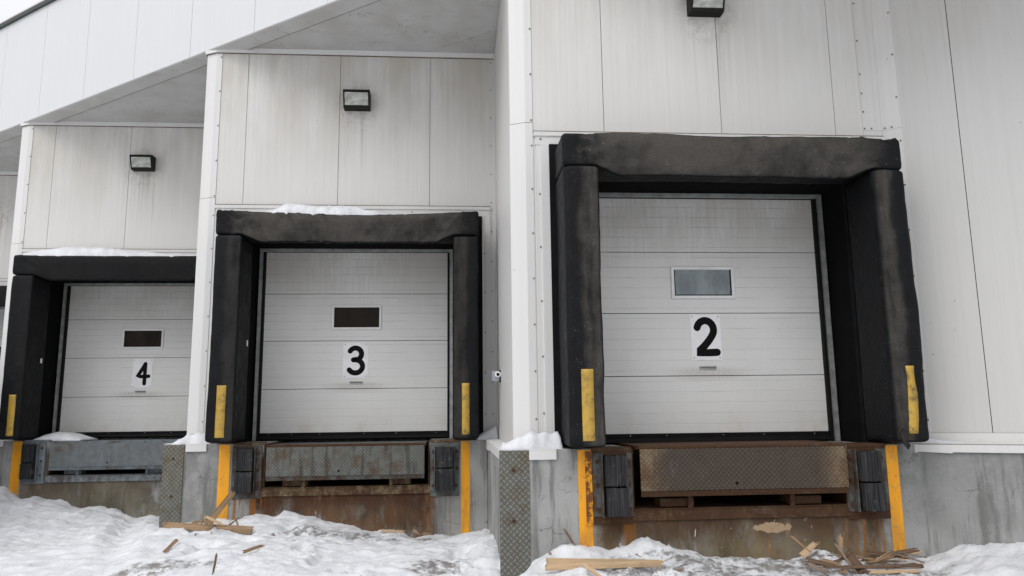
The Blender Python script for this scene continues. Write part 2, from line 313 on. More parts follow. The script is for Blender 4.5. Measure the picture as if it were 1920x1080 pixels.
# ------------------------------------------------------------------ mesh helpers
class MB:
    def __init__(s): s.v = []; s.f = []; s.mi = []; s.sm = []
    def add(s, vs, fs, mi=0, sm=False):
        o = len(s.v); s.v += [tuple(v) for v in vs]; s.f += [tuple(i+o for i in f) for f in fs]; s.mi += [mi]*len(fs); s.sm += [sm]*len(fs); return s
    def box(s, x0, x1, y0, y1, z0, z1, mi=0):
        v = [(x, y, z) for z in (z0, z1) for y in (y0, y1) for x in (x0, x1)]
        return s.add(v, [(0, 2, 3, 1), (4, 5, 7, 6), (0, 1, 5, 4), (2, 6, 7, 3), (0, 4, 6, 2), (1, 3, 7, 5)], mi)
    def prism(s, poly, lo, hi, axis='z', mi=0):
        n = len(poly)
        def P(a, b, t): return {'z': (a, b, t), 'y': (a, t, b), 'x': (t, a, b)}[axis]
        v = [P(a, b, lo) for a, b in poly]+[P(a, b, hi) for a, b in poly]
        ar = sum(poly[i][0]*poly[(i+1) % n][1]-poly[(i+1) % n][0]*poly[i][1] for i in range(n))
        fs = [tuple(range(n))[::-1], tuple(range(n, 2*n))]+[(i, (i+1) % n, n+(i+1) % n, n+i) for i in range(n)]
        if (ar < 0) != (axis == 'y'): fs = [f[::-1] for f in fs]
        return s.add(v, fs, mi)
    def cyl(s, p0, p1, r0, r1=None, n=12, mi=0):
        r1 = r0 if r1 is None else r1; p0 = Vector(p0); p1 = Vector(p1); d = (p1-p0).normalized()
        a = d.orthogonal().normalized(); b = d.cross(a)
        v = [p0+(a*math.cos(t)+b*math.sin(t))*r0 for t in [2*PI*i/n for i in range(n)]]+[p1+(a*math.cos(t)+b*math.sin(t))*r1 for t in [2*PI*i/n for i in range(n)]]
        return s.add(v, [tuple(range(n))[::-1], tuple(range(n, 2*n))]+[(i, (i+1) % n, n+(i+1) % n, n+i) for i in range(n)], mi)
    def build(s, name, mats, parent=None, at=None, base=None, bevel=0., seg=2):
        me = bpy.data.meshes.new(name); me.from_pydata(s.v, [], s.f)
        mats = mats if isinstance(mats, (list, tuple)) else [mats]
        for m in mats: me.materials.append(m)
        me.polygons.foreach_set('material_index', s.mi); me.polygons.foreach_set('use_smooth', s.sm)
        if bevel:
            bm = bmesh.new(); bm.from_mesh(me)
            ed = [e for e in bm.edges if len(e.link_faces) == 2 and e.calc_face_angle(0) > .6]
            bmesh.ops.bevel(bm, geom=ed, offset=bevel, segments=seg, profile=.5, affect='EDGES', clamp_overlap=True)
            for f in bm.faces: f.smooth = False
            bm.to_mesh(me); bm.free()
        me.update(); o = bpy.data.objects.new(name, me); COL.objects.link(o)
        if parent: o.parent = parent
        if at is not None:      # vertices are local to 'at'; the parent stands at 'base'
            o.location = Vector(at)-(Vector(base) if base is not None else Vector((0, 0, 0)))
        return o
def empty(name, loc, label, cat, group=None):
    o = bpy.data.objects.new(name, None); COL.objects.link(o); o.location = loc; o.empty_display_size = .2
    o['label'] = label; o['category'] = cat
    if group: o['group'] = group
    return o
def tag(o, label, cat, group=None):
    o['label'] = label; o['category'] = cat
    if group: o['group'] = group
    return o
def struct(o): o['kind'] = 'structure'; return o
def nz(x, y, z, s=1.): return mnoise.fractal(Vector((x*s, y*s, z*s)), .9, 2.1, 4)
def rrect(a0, a1, b0, b1, r, n=5):      # rounded rectangle outline
    pts = []
    for cx, cy, t0 in ((a1-r, b0+r, -PI/2), (a1-r, b1-r, 0), (a0+r, b1-r, PI/2), (a0+r, b0+r, PI)):
        for i in range(n+1):
            t = t0+PI/2*i/n; pts.append((cx+r*math.cos(t), cy+r*math.sin(t)))
    return pts
def dense(pts, step):
    out = []
    for i, (a, b) in enumerate(pts):
        c, d = pts[(i+1) % len(pts)]; n = max(1, int(math.hypot(c-a, d-b)/step))
        out += [(a+(c-a)*k/n, b+(d-b)*k/n) for k in range(n)]
    return out
# ------------------------------------------------------------------ building
bldg = empty('cold_store_building', (0, 0, 0), 'long white metal panelled building with a stepped row of truck docks under one deep overhang', 'building')
def screws(mb, pts, mi=1, y=-.006):
    for u, z in pts: mb.box(u-.007, u+.007, y-.003, y+.003, z-.007, z+.007, mi)
SEAMS = {0: [.07, .75, 1.89, 3.02, 3.30], 1: [.07, .402, 1.566, 2.72, 3.50], 2: [.07, .415, 1.578, 2.73, 3.50], 3: [.07, .41, 1.57, 2.73, 3.50]}
UR = {0: 3.485, 1: S-CH, 2: S-CH, 3: S-CH}
for b in range(4):
    O = org(b); ur = UR[b]
    # front wall panels
    w = MB(); g = .0028; sm = SEAMS[b]
    for i in range(len(sm)-1): w.box(sm[i]+g, sm[i+1]-g, 0, .04, 3.98, ZT)
    w.box(0.0, .458, .001, .04, 1.2, 3.978); w.box(3.092, ur, .001, .04, 1.2, 3.978)
    w.box(0.02, ur, .045, .10, 3.67, 6.17, 1)
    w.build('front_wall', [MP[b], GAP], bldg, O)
    # black lined reveal of the door opening
    r = MB(); r.box(.46, .519, -.001, .50, 1.2, 3.70); r.box(3.031, 3.09, -.001, .50, 1.2, 3.70); r.box(.519, 3.031, -.001, .50, 3.64, 3.70); r.box(.519, 3.031, -.001, .04, 3.701, 3.975); r.box(.40, 3.15, .53, .60, 1.2, 3.8)
    r.build('door_reveal', BLACKVOID, bldg, O)
    # return wall back to the next bay
    if b < 3:
        s_ = MB(); s_.box(-CH, -CH+.04, .075, 1.30, 1.2, 6.17); s_.box(-CH, -CH+.04, 1.305, D, 1.2, 6.17); s_.box(-CH+.045, -CH+.07, .08, D, 1.2, 6.17, 1)
        s_.build('side_wall', [MP_SIDE, GAP], bldg, O)
        l = MB(); l.box(S-CH-.075, S-CH-.002, -.004+D, -.0005+D, 1.2, ZT); l.box(S-CH-.012, S-CH-.001, -.10+D, -.0045+D, 1.2, ZT)
        screws(l, [(S-CH-.055, z) for z in np.arange(1.5, 6.1, .38)], 1, D-.006)
        l.build('inside_corner_trim', [MP_TRIM, SCREW], bldg, org(b+1)+Vector((0, -D, 0)))
    # chamfered corner trim in two lengths with a lap joint
    c = MB()
    def prof(k): return [(-CH-k, .16), (-CH-k, .062-k*.5), (-.001, -.004-k), (.070, -.004-k), (.070, -.0008), (.002, -.0008), (-CH+.003, .066), (-CH+.003, .16)]
    c.prism(prof(.0045), 1.2, 4.194); c.prism(prof(.002), 4.200, ZT); c.prism(prof(.001), 4.1942, 4.1998, mi=2)
    screws(c, [(.057, z) for z in list(np.arange(1.45, 4.15, .42))+list(np.arange(4.22, 6.1, .46))], 1, -.0095)
    c.build('corner_trim', [MP_TRIMC, SCREW, GRIME], bldg, O)
    t = MB(); t.prism([(-.165, .17), (-.165, .048), (-.010, -.028), (ur-.004, -.028), (ur-.004, -.001), (.004, -.006), (-.148, .066), (-.148, .17)], ZT+.001, 6.186); t.prism([(-.157, .165), (-.157, .05), (-.008, -.018), (ur-.004, -.018), (ur-.004, -.0005), (.004, -.0055), (-.147, .066), (-.147, .165)], ZT-.007, ZT, mi=1)
    t.build('eaves_trim', [MP_TRIMC, GRIME], bldg, O)
    # trims round the shelter
    h = MB(); h.box(.09, min(ur-.005, 3.49), -.022, -.0012, 3.975, 4.06); h.box(.075, min(ur-.002, 3.495), -.034, -.0012, 4.06, 4.10)
    h.box(.073, min(ur-.002, 3.497), -.030, -.0012, 4.1005, 4.110, 2); screws(h, [(u, 4.03) for u in (.14, .9, 1.7, 2.5, 3.2)], 1, -.024); h.build('head_trim', [MP_TRIM, SCREW, GRIME], bldg, O)
    for u0, u1 in ((.095, .215), (3.385, min(3.49, ur-.003))):
        k = MB(); k.box(u0, u0+.045, -.018, -.0012, 1.2, 3.973); k.box(u0+.045, u1, -.034, -.0012, 1.2, 3.972)
        screws(k, [(u0+.03, z) for z in np.arange(1.5, 3.9, .5)], 1, -.020); k.build('side_trim', [MP_TRIM, SCREW], bldg, O)
    # concrete dock front with the leveller pit
    f = MB(); u1 = S-.272 if b else 3.62; dep = D+.6
    f.prism([(-.27, -.8), (u1, -.8), (u1, 1.2), (2.745, 1.2), (2.745, .682), (.84, .682), (.84, 1.2), (-.27, 1.2)], WC, dep, 'y')
    f.box(.84, 2.745, 1.5, 1.6, .682, 1.2)
    fo = f.build('concrete_base', MC[b], bldg, O, bevel=.006, seg=1)
    for a0, a1 in ([(.378, .492), (3.085, 3.197)], [(.336, .462), (3.113, 3.217)], [(.326, .455), (3.11, 3.215)], [(.33, .455), (3.11, 3.215)])[b]:
        q = MB(); q.box(a0, a1, WC-.004, WC-.0005, -.2, 1.188); q.build('safety_stripe', STRIPE, fo, (0, 0, 0))
    for a0, a1 in ((.495, .838), (2.747, 3.09)):
        ea = MB(); ea.box(a0, a1, WC-.016, WC-.001, 1.178, 1.205); ea.box(a0, a1, WC-.001, -.06, 1.2012, 1.207); ea.build('edge_angle', [RUST, SILL[1], STEEL[2], STEEL[2]][b], fo, (0, 0, 0))
    d = MB()      # drip flashings on the ledge
    d.box(-.035, .195, WC-.022, WC-.001, 1.115, 1.193); d.box(-.035, .195, WC-.022, -.01, 1.194, 1.203)
    d.prism([(WC+.03, 1.125), (WC+.03, 1.199), (D+WC-.005, 1.199), (D+WC-.005, 1.10), (D+WC-.6, 1.10), (D+WC-.62, 1.12)], -.292, -.2715, 'x')
    d.box(-.292, -.14, WC+.06, D+WC-.01, 1.2005, 1.207)
    d.build('drip_flashing', MP_TRIMC, bldg, O)
# ---- the wall that carries on to the right, parallel to the overhang
CR = org(0)+Vector((3.485, 0, 0)); ANG = math.atan2(DIR.y, DIR.x)
def rot_build(mb, name, mats, parent, at): o = mb.build(name, mats, parent, at); o.rotation_euler = (0, 0, ANG); return o
rw = MB()
for s0, s1 in ((.0, .640), (.646, 1.86), (1.866, 3.08), (3.086, 4.30), (4.306, 5.52), (5.526, 9.)): rw.box(s0, s1, 0, .04, 1.285, 6.17)
rw.box(0.01, 9, .045, .08, 1.2, 6.17, 1); rot_build(rw, 'front_wall', [MP_R, GAP], bldg, CR)
tr = MB(); tr.box(.004, .176, -.004, -.0006, 1.285, 4.17); tr.box(.004, .174, -.007, -.0006, 4.171, 6.17)
screws(tr, [(.155, z) for z in np.arange(1.4, 6.1, .44)]+[(.03, 4.19), (.09, 4.19)], 1, -.009); rot_build(tr, 'inside_corner_trim', [MP_TRIM, SCREW], bldg, CR)
tl = MB(); tl.box(3.298, 3.484, -.004, -.0006, 4.10, 4.17); tl.box(3.296, 3.484, -.007, -.0006, 4.171, ZT)
screws(tl, [(3.31, z) for z in (4.19, 4.36, 4.55, 4.75, 5.1, 5.5, 5.9)]+[(3.38, 4.19)], 1, -.009); tl.build('inside_corner_trim', [MP_TRIM, SCREW], bldg, org(0))
bt = MB(); bt.box(-.06, 9, -.03, -.0006, 1.22, 1.283); bt.prism([(-.03, 1.22), (-.24, 1.199), (-.24, 1.192), (-.03, 1.205)], -.05, 9, 'x')
bt.prism([(.00, 1.19), (.012, 1.135), (.05, 1.118), (.075, 1.13), (.33, 1.118), (.335, 1.128), (9, 1.118), (9, 1.19)], -.275, -.252, 'y')
rot_build(bt, 'drip_flashing', MP_TRIM, bldg, CR)
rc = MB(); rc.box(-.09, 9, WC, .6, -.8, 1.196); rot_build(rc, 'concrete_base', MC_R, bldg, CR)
# ---- overhang: fascia, soffit, roof edge
FO = org(0)+NOR*.05
fs = MB()
for k in range(-15, 10): 
    s0 = -3.81+1.24*k
    if s0 < 7: fs.box(s0+.003, s0+1.237, 0, .10, 6.17, 8.06)
fs.box(-22, 7, .105, .14, 6.19, 8.05, 1)
o = rot_build(fs, 'fascia', [MP_FAS, GAP], bldg, FO)
so = MB(); so.box(-22, 8, .006, .250, 6.158, 6.168); so.box(-22, 8, .2505, .2555, 6.156, 6.188, 1); rot_build(so, 'soffit_edge_trim', [MP_SOF, GRIME], bldg, FO)
sf = MB()
for k in range(5): sf.box(-22, 8, .262+1.335*k+.008 if k else .256, .262+1.335*(k+1), 6.189, 6.25)
sf.box(-22, 8, .2, 7, 6.255, 6.3, 1); rot_build(sf, 'soffit', [MP_SOF, GAP], bldg, FO)
de = MB(); de.box(-22, 7.2, -.045, .2, 8.062, 8.125); rot_build(de, 'roof_edge', DRIPE, bldg, FO)
rf = MB(); rf.box(-22, 7.2, .0, 14, 8.127, 8.20); rf.box(-22, 8, 7.2, 7.3, -.5, 8.126); rf.box(-22, -21.9, .2, 7.2, 6.2, 8.126); rot_build(rf, 'roof', MP_TRIM, bldg, FO)
# ------------------------------------------------------------------ shelters, doors, levellers, bumpers, lamps
NUM = ['two', 'three', 'four', 'five']
def sweep(stations, ringf):      # rings of equal length, capped
    mb = MB(); vs = []; n = None
    for t in stations:
        r = ringf(t); n = len(r); vs += r
    fs = []
    for i in range(len(stations)-1):
        for j in range(n): fs.append((i*n+j, i*n+(j+1) % n, (i+1)*n+(j+1) % n, (i+1)*n+j))
    fs.append(tuple(range(n))[::-1]); fs.append(tuple(range((len(stations)-1)*n, len(stations)*n)))
    mb.add(vs, fs, 0, True); return mb
def ends(a, b, r, step):
    e = [a+r*(1-math.cos(PI/2*i/4)) for i in range(5)]; n = int((b-a-2*r)/step)
    return e+[a+r+(b-a-2*r)*k/n for k in range(1, n)]+[b-r*(1-math.cos(PI/2*i/4)) for i in range(5)][::-1]
def inset(t, a, b, r):
    d = min(t-a, b-t)
    return r-math.sqrt(max(0, r*r-(r-d)**2)) if d < r else 0.
def fix(o):      # consistent outward normals
    bm = bmesh.new(); bm.from_mesh(o.data); bmesh.ops.recalc_face_normals(bm, faces=bm.faces); bm.to_mesh(o.data); bm.free(); return o
WP = -.58
FR = random.Random(3); FOLDS = {b: [(FR.choice((.32, .45, .6, .75, 2.85, 3.0, 3.15)) if k < 7 else FR.uniform(.5, 3.1), FR.choice((-1, 1))*FR.uniform(.5, 1.8), FR.uniform(.010, .024), FR.uniform(-.010, .008)) for k in range((13, 22, 9, 6)[b])] for b in range(4)}
FOLDS[1] += [(1.15, -.55, .016, -.012), (1.28, -.5, .014, .010), (1.42, -.35, .016, -.012), (1.52, -.2, .012, .009)]
def FOLD(b, t, z):      # creases pulled across the cover of a pad
    r = 0.
    for t0, sl_, w_, a_ in FOLDS[b]:
        s0 = sl_ if t0 > 1.8 else -abs(sl_)
        if t0 > 2.6: s0 = abs(sl_)
        d_ = (t-t0-s0*(z-3.75))/w_
        if abs(d_) < 3: r += 2.4*a_*math.exp(-d_*d_)*(.4+.6*math.sin(t0*17+z*6)**2)
    return r
def shelter(b):
    O = org(b); base = O+Vector((1.79, WP/2, 1.2))
    lab = ['brownish worn black foam dock shelter around door two with a torn right pad', 'black foam dock shelter around door three with snow lying on its head pad',
           'plain black foam dock shelter around door four half hidden by a white corner post', 'far black foam dock shelter cut off by the left edge of the photo'][b]
    root = empty('dock_shelter', base, lab, 'dock shelter', 'foam dock shelters around the dock doors')
    seed = b*17.3
    amp = [1.3, 1., .7, .7][b]
    # head pad
    def ring(t):
        ins = inset(t, .262, 3.325 if b else 3.310, .028)
        mid = max(0., min(1., (t-.52)/.28))*max(0., min(1., (3.06-t)/.28)); mid = mid*mid*(3-2*mid)
        sag = (.05 if b == 1 else .012)*math.sin(PI*max(0, min(1, (t-.27)/3.05)))
        out = []
        for w, z in dense(rrect(WP, -.055, 3.605, 3.90, .036, 5), .024):
            front = max(0, min(1, (-.30-w)/.25)); low = max(0, min(1, (3.78-z)/.15))
            zz = z-mid*low*.085*front-sag*max(0, min(1, (z-3.7)/.15))
            ww = w+mid*low*front*.05
            q = nz(t, w+seed, z, 1.1)*.016+FOLD(b, t, z)
            ww += -q*amp*front; zz += q*.5*amp*(1 if z < 3.65 or z > 3.86 else .3)
            ww += ins*(1 if w < -.3 else 0); zz += ins*(.9 if z < 3.75 else -.9)
            out.append((t, ww, zz))
        return out
    o = sweep(ends(.262, 3.325 if b else 3.310, .028, .022), ring).build('head_pad', FAB[(.95, .95, .06, .06)[b]], root, O, base); fix(o)
    if b == 1: o['label'] = 'creased brownish head pad with snow on top'
    # side pads
    for sd, (u0, u1) in enumerate(((.268, .570), (3.02, 3.318 if b else 3.312))):
        def ring2(t, u0=u0, u1=u1, sd=sd):
            ins = inset(t, 1.222, 3.596, .035); out = []
            r = .030 if b else (.040 if sd == 0 else .06)
            for u, w in dense(rrect(u0, u1, WP, -.055, r, 5), .03):
                front = max(0, min(1, (-.25-w)/.3))
                q = nz(u*1.5+seed, w, t+sd*5, 1.3)*.012+nz(u+t*.8, w+t*.5, seed+sd, 6)*.002
                uu = u+q*.6*amp*(1 if u > (u0+u1)/2 else -1)*.8; ww = w-q*amp*front
                if b == 0 and sd == 1:
                    uu += .022*math.sin((t-1.2)*1.31)*(1 if u > 3.15 else 0)
                uu += ins*(1 if u < (u0+u1)/2 else -1); ww += ins*(1 if w < -.3 else 0)
                out.append((uu, ww, t))
            return out
        k = [(.8, .7), (.3, .45), (.06, .06), (.06, .06)][b][sd]
        pd = sweep(ends(1.222, 3.596, .035, .03), ring2).build('side_pad', FABV[k], root, O, base); fix(pd)
        # reflective strip
        a0, a1 = [((.373, .474), (3.140, 3.222)), ((.375, .476), (3.121, 3.207)), ((.392, .488), (3.12, 3.21)), ((.39, .488), (3.12, 3.21))][b][sd]
        n = 20; vs = []; worn = b == 0 and sd == 1
        zl, zh = (1.295, 1.860) if worn else (1.252, 1.854)
        for i in range(n+1):
            z = zl+(zh-zl)*i/n; dx = 0.; nar = 0.
            if worn: dx = .010*math.sin((1-i/n)*4.2+.4)-(.006 if i < 4 else 0); nar = .016*max(0, math.sin(i/n*2*PI+2.6))
            for k2 in range(3):
                u = a0+dx+(a1-a0-nar)*k2/2
                q = nz(u*1.5+seed, WP, z+sd*5, 1.3)*.012+nz(u+z*.8, WP+z*.5, seed+sd, 6)*.002
                ww = WP-q*amp
                if worn:
                    pass
                rr = .06 if worn else (.040 if b == 0 else .030)
                for e_ in (u-u0, u1-u):
                    if e_ < rr: ww += rr-math.sqrt(max(0, rr*rr-(rr-e_)**2))
                if z < 1.267: ww += .02
                vs.append((u, ww-.0055, z))
        vs2 = [(u, w+.004, z) for u, w, z in vs]; m_ = len(vs); fsx = []
        for i in range(n):
            for k2 in range(2):
                p = i*3+k2; fsx.append((p, p+1, p+4, p+3)); fsx.append((m_+p, m_+p+3, m_+p+4, m_+p+1))
        for i in range(n):
            for k2 in (0, 2):
                p = i*3+k2; fsx.append((p, p+3, m_+p+3, m_+p) if k2 == 0 else (p, m_+p, m_+p+3, p+3))
        for p in (0, 1): fsx.append((p, m_+p, m_+p+1, p+1)); q = n*3+p; fsx.append((q, q+1, m_+q+1, m_+q))
        MB().add(vs+vs2, fsx, 0, True).build("reflective_strip", TAPE2 if worn else TAPE, pd, (0, 0, 0))
        # backing board beside the pad
        bb = MB(); bb.box(*((.216, .519) if sd == 0 else (3.031, 3.384)), -.054, -.0012 if sd == 0 else -.0012, 1.205, 3.972); bb.build('backing_board', BACKB, root, O, base)
        if b in (1, 2) and sd == 0:
            lb = MB(); lb.box(u1+.008, u1+.012, -.20, -.155, 2.33, 2.40); lb.build('care_tag', SIGNW, pd, (0, 0, 0))
        if b == 0 and sd == 1:      # hanging torn flap with the filling showing
            fl = MB(); pts = [(3.035, 1.30), (3.075, 1.335), (3.11, 1.285), (3.09, 1.24), (3.118, 1.20), (3.095, 1.165), (3.065, 1.20), (3.045, 1.25)]
            fl.prism(pts, WP-.02, WP-.012, 'y'); fl.build('torn_flap', FAB[.95], pd, (0, 0, 0))
            hl = MB(); hl.prism([(3.085, 1.27), (3.105, 1.33), (3.12, 1.29), (3.15, 1.28), (3.14, 1.245), (3.10, 1.245)], WP-.010, WP-.004, 'y'); hl.build('tear', simple('brown_filling', (.035, .024, .012), .9), pd, (0, 0, 0))
    return root
def stroke(mb, pts, r, y0, th=.004, n=10):      # a flattened round-ended stroke in the u,z plane
    P = [Vector((p[0], 0, p[1])) for p in pts]; rings = []
    d0 = (P[1]-P[0]).normalized(); d1 = (P[-1]-P[-2]).normalized(); seq = []
    for i in range(4): a = PI/2*i/4; seq.append((P[0]-d0*r*math.cos(a), d0, r*math.sin(a)))
    for i, p in enumerate(P):
        d = (P[min(i+1, len(P)-1)]-P[max(i-1, 0)]).normalized(); seq.append((p, d, r))
    for i in range(3, -1, -1): a = PI/2*i/4; seq.append((P[-1]+d1*r*math.cos(a), d1, r*math.sin(a)))
    vs = []
    for p, d, rr in seq:
        sd = Vector((-d.z, 0, d.x)); rr = max(rr, 1e-4)
        for k in range(n): t = 2*PI*k/n; vs.append(p+sd*rr*math.cos(t)+Vector((0, y0+th*math.sin(t)*min(1, rr/r*1.0), 0)))
    fs = [(i*n+j, i*n+(j+1) % n, (i+1)*n+(j+1) % n, (i+1)*n+j) for i in range(len(seq)-1) for j in range(n)]
    mb.add(vs, fs, 0, True)
def arc(cx, cz, rx, rz, a0, a1, n=14): return [(cx+rx*math.cos(math.radians(a0+(a1-a0)*i/n)), cz+rz*math.sin(math.radians(a0+(a1-a0)*i/n))) for i in range(n+1)]
DIG = {2: [arc(.46, .72, .36, .28, 165, -35, 16)+[(.60, .40), (.40, .24), (.17, .09), (.12, .03), (.30, .035), (.60, .035), (.93, .045)]],
       3: [arc(.47, .755, .36, .245, 150, -62, 14)+[(.52, .535), (.36, .52)], [(.36, .52), (.54, .52)]+arc(.48, .255, .42, .265, 68, -148, 16)],
       4: [[(.66, .98), (.50, .78), (.30, .55), (.10, .345), (.30, .335), (.60, .335), (.94, .345)], [(.66, .98), (.66, .7), (.65, .3), (.645, -.03)]]}
WD = .4686
def door(b):
    O = org(b); base = O+Vector((1.775, WD, 1.2)); n = b+2
    lab = ['white sectional dock door two, its small window showing a pale grey blue pane', 'white sectional dock door three with a small dark window above its number sign',
           'white sectional dock door four, partly behind the white corner post, with a dark window', 'sliver of white sectional dock door at the left edge of the photo'][b]
    root = empty('dock_door', base, lab, 'dock door', 'sectional dock doors')
    seams = [1.296, 1.839, 2.4487, 3.0583, 3.668]
    for i in range(4):
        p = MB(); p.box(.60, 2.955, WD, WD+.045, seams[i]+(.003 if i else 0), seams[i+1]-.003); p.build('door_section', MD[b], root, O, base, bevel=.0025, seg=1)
    bk = MB(); bk.box(.595, 2.96, WD+.046, WD+.052, 1.21, 3.668); bk.build('backing_sheet', GAP, root, O, base)
    s = MB(); s.prism([(WD-.02, 1.205), (WD-.035, 1.22), (WD-.025, 1.255), (WD-.012, 1.262), (WD-.012, 1.295), (WD+.04, 1.295), (WD+.04, 1.205)], .60, 2.955, 'x'); 
    for u in (.72, 1.0, 1.35, 1.9, 2.3, 2.8): s.cyl((u, WD-.016, 1.278), (u, WD-.012, 1.278), .005, n=8, mi=1)
    s.build('bottom_seal', [SEAL, GALV], root, O, base)
    f = MB()      # galvanised angle round the opening, then a black rubber weather strip
    for u0, u1, z0, z1 in ((.545, .583, 1.205, 3.600), (2.975, 3.013, 1.205, 3.600), (.545, 3.013, 3.600, 3.635)): f.box(u0, u1, WD-.095, WD-.055, z0, z1)
    f.build('door_frame', GALV, root, O, base)
    r = MB(); r.box(.566, .612, WD-.05, WD-.004, 1.205, 3.60); r.box(2.945, 2.99, WD-.05, WD-.004, 1.205, 3.60); r.box(.566, 2.99, WD-.05, WD-.004, 3.602, 3.64); r.build('weather_strip', SEAL, root, O, base)
    # window
    wl, wr, wb, wt = 1.462, 2.096, 2.592, 2.910; fw = .030
    w = MB(); w.box(wl, wr, WD-.018, WD-.0005, wt-fw, wt); w.box(wl, wr, WD-.018, WD-.0005, wb, wb+fw); w.box(wl, wl+fw, WD-.0175, WD-.0005, wb+fw, wt-fw); w.box(wr-fw, wr, WD-.0175, WD-.0005, wb+fw, wt-fw)
    wo = w.build('window', ALU, root, O, base, bevel=.003, seg=1)
    g = MB(); g.box(wl+fw, wr-fw, WD-.006, WD-.001, wb+fw, wt-fw); g.build('pane', GLASS[b], wo, (0, 0, 0))
    k = MB(); k.box(wl+fw, wr-fw, WD-.011, WD-.0062, wb+fw, wb+fw+.010); k.box(wl+fw, wl+fw+.010, WD-.0111, WD-.0062, wb+fw+.010, wt-fw); k.box(wr-fw-.012, wr-fw, WD-.0111, WD-.0062, wb+fw+.010, wt-fw); k.build('glazing_bead', SEAL, wo, (0, 0, 0))
    if b < 3:
        h = MB(); h.box(1.705, 1.870, WD-.010, WD-.0005, 1.900, 1.932); h.box(1.722, 1.853, WD-.0115, WD-.010, 1.911, 1.922, 1)
        for u in (1.713, 1.862): h.cyl((u, WD-.015, 1.916), (u, WD-.010, 1.916), .006, n=8, mi=1)
        h.build('lift_handle', [GALV, SCREW], root, O, base)
        # number sign
        sl, sr, sb, st = [(1.633, 1.934, 1.99, 2.436), (1.617, 1.931, 1.972, 2.424), (1.648, 1.954, 1.977, 2.431)][b]
        sg = empty('number_sign', O+Vector(((sl+sr)/2, WD, sb)), 'white metal sign with a rounded black %d, screwed to dock door %s' % (n, NUM[b]), 'number sign', 'number signs on the dock doors')
        bs = O+Vector(((sl+sr)/2, WD, sb))
        p = MB(); p.box(sl, sr, WD-.005, WD-.0006, sb, st); p.build('plate', SIGNW, sg, O, bs, bevel=.0012, seg=1)
        for u in (sl+.022, sr-.022):
            for z in (sb+.022, st-.022): c = MB(); c.cyl((u, WD-.0075, z), (u, WD-.005, z), .0062, n=8); c.build('screw', SCREW, sg, O, bs)
        d = MB(); dw, dh = [(.230, .325), (.215, .315), (.205, .31)][b]; du = sl+(sr-sl)/2-dw/2+[.005, .004, .01][b]; dz = sb+(st-sb)/2-dh/2
        for ln in DIG[n]: stroke(d, [(du+x*dw, dz+z*dh) for x, z in ln], [.036, .033, .029][b], WD-.0055)
        d.build('numeral', INK, sg, O, bs)
def leveler(b):
    O = org(b); base = O+Vector((1.79, -.3, .68))
    lab = ['brown rusted dock leveller under door two, its lip worn to dark steel', 'smudged grey dock leveller with rusty edges under door three', 'clean blue grey dock leveller under door four', 'dock leveller below the cut off door at the left edge'][b]
    root = empty('dock_leveller', base, lab, 'dock leveller', 'dock levellers under the doors')
    zt, zb = [(1.222, .800), (1.182, .777), (1.180, .772), (1.18, .772)][b]
    d = MB(); d.box(.875, 2.70, -.285, 1.45, zt-.035, zt-.006); d.build('deck', [RUST, STEEL[1], STEEL[2], STEEL[2]][b], root, O, base)
    h = MB(); h.prism([(-.335, zt-.03), (-.338, zt-.004), (-.30, zt), (-.286, zt), (-.286, zt-.03)], .885, 2.69, 'x'); 
    for k in range(9): h.cyl((.90+k*.2, -.322, zt-.040), (1.0+k*.2, -.322, zt-.040), .014, n=8)
    h.build('hinge', [RUST, RUST, STEEL[2], STEEL[2]][b], root, O, base)
    l = MB(); l.box(.890, 2.690, -.352, -.335, zb+.045, zt-.031)
    lo = l.build('lip', PL_LIP[b], root, O, base, bevel=.004, seg=1)
    e = MB(); e.prism([(-.354, zb+.044), (-.338, zb), (-.320, zb), (-.334, zb+.044)], .892, 2.688, 'x'); e.build('lip_edge', [RUST, STEEL[0], STEEL[2], STEEL[2]][b], lo, (0, 0, 0))
    q = MB(); q.cyl((1.71, -.356, zb+.10), (1.71, -.350, zb+.10), .012, n=10); q.build('lip_hole', BLACKVOID, lo, (0, 0, 0))
    for u0, u1 in ([(1.075, 1.37), (2.20, 2.49)], [(1.06, 1.345), (2.28, 2.525)], [(1.06, 1.30), (2.22, 2.50)], [(1.06, 1.30), (2.22, 2.5)])[b]:
        k = MB(); k.box(u0, u1, -.235, -.06, .705, .775); k.box(u1-.06 if u0 < 1.5 else u0, u1-.02 if u0 < 1.5 else u0+.04, -.27, -.236, .69, .80)
        k.build('lip_keeper', [RUST, SILL[1], STEEL[2], STEEL[2]][b], root, O, base, bevel=.004, seg=1)
    s = MB(); s.box(.842, 2.743, WC-.016, -.12, .684, .697); s.box(.82, 2.765, WC-.018, WC-.0008, .598, .683); s.build('sill_angle', SILL[b], root, O, base, bevel=.003, seg=1)
    for v0 in (.842, 2.729): v = MB(); v.box(v0, v0+.014, WC+.01, 1.45, .70, 1.19); v.build('pit_side_plate', RUST, root, O, base)
    if b == 0:
        for i, (x, y, z, r) in enumerate(((.90, -.2, .72, .022), (.97, -.19, .725, .028), (1.02, -.21, .715, .016))):
            pass
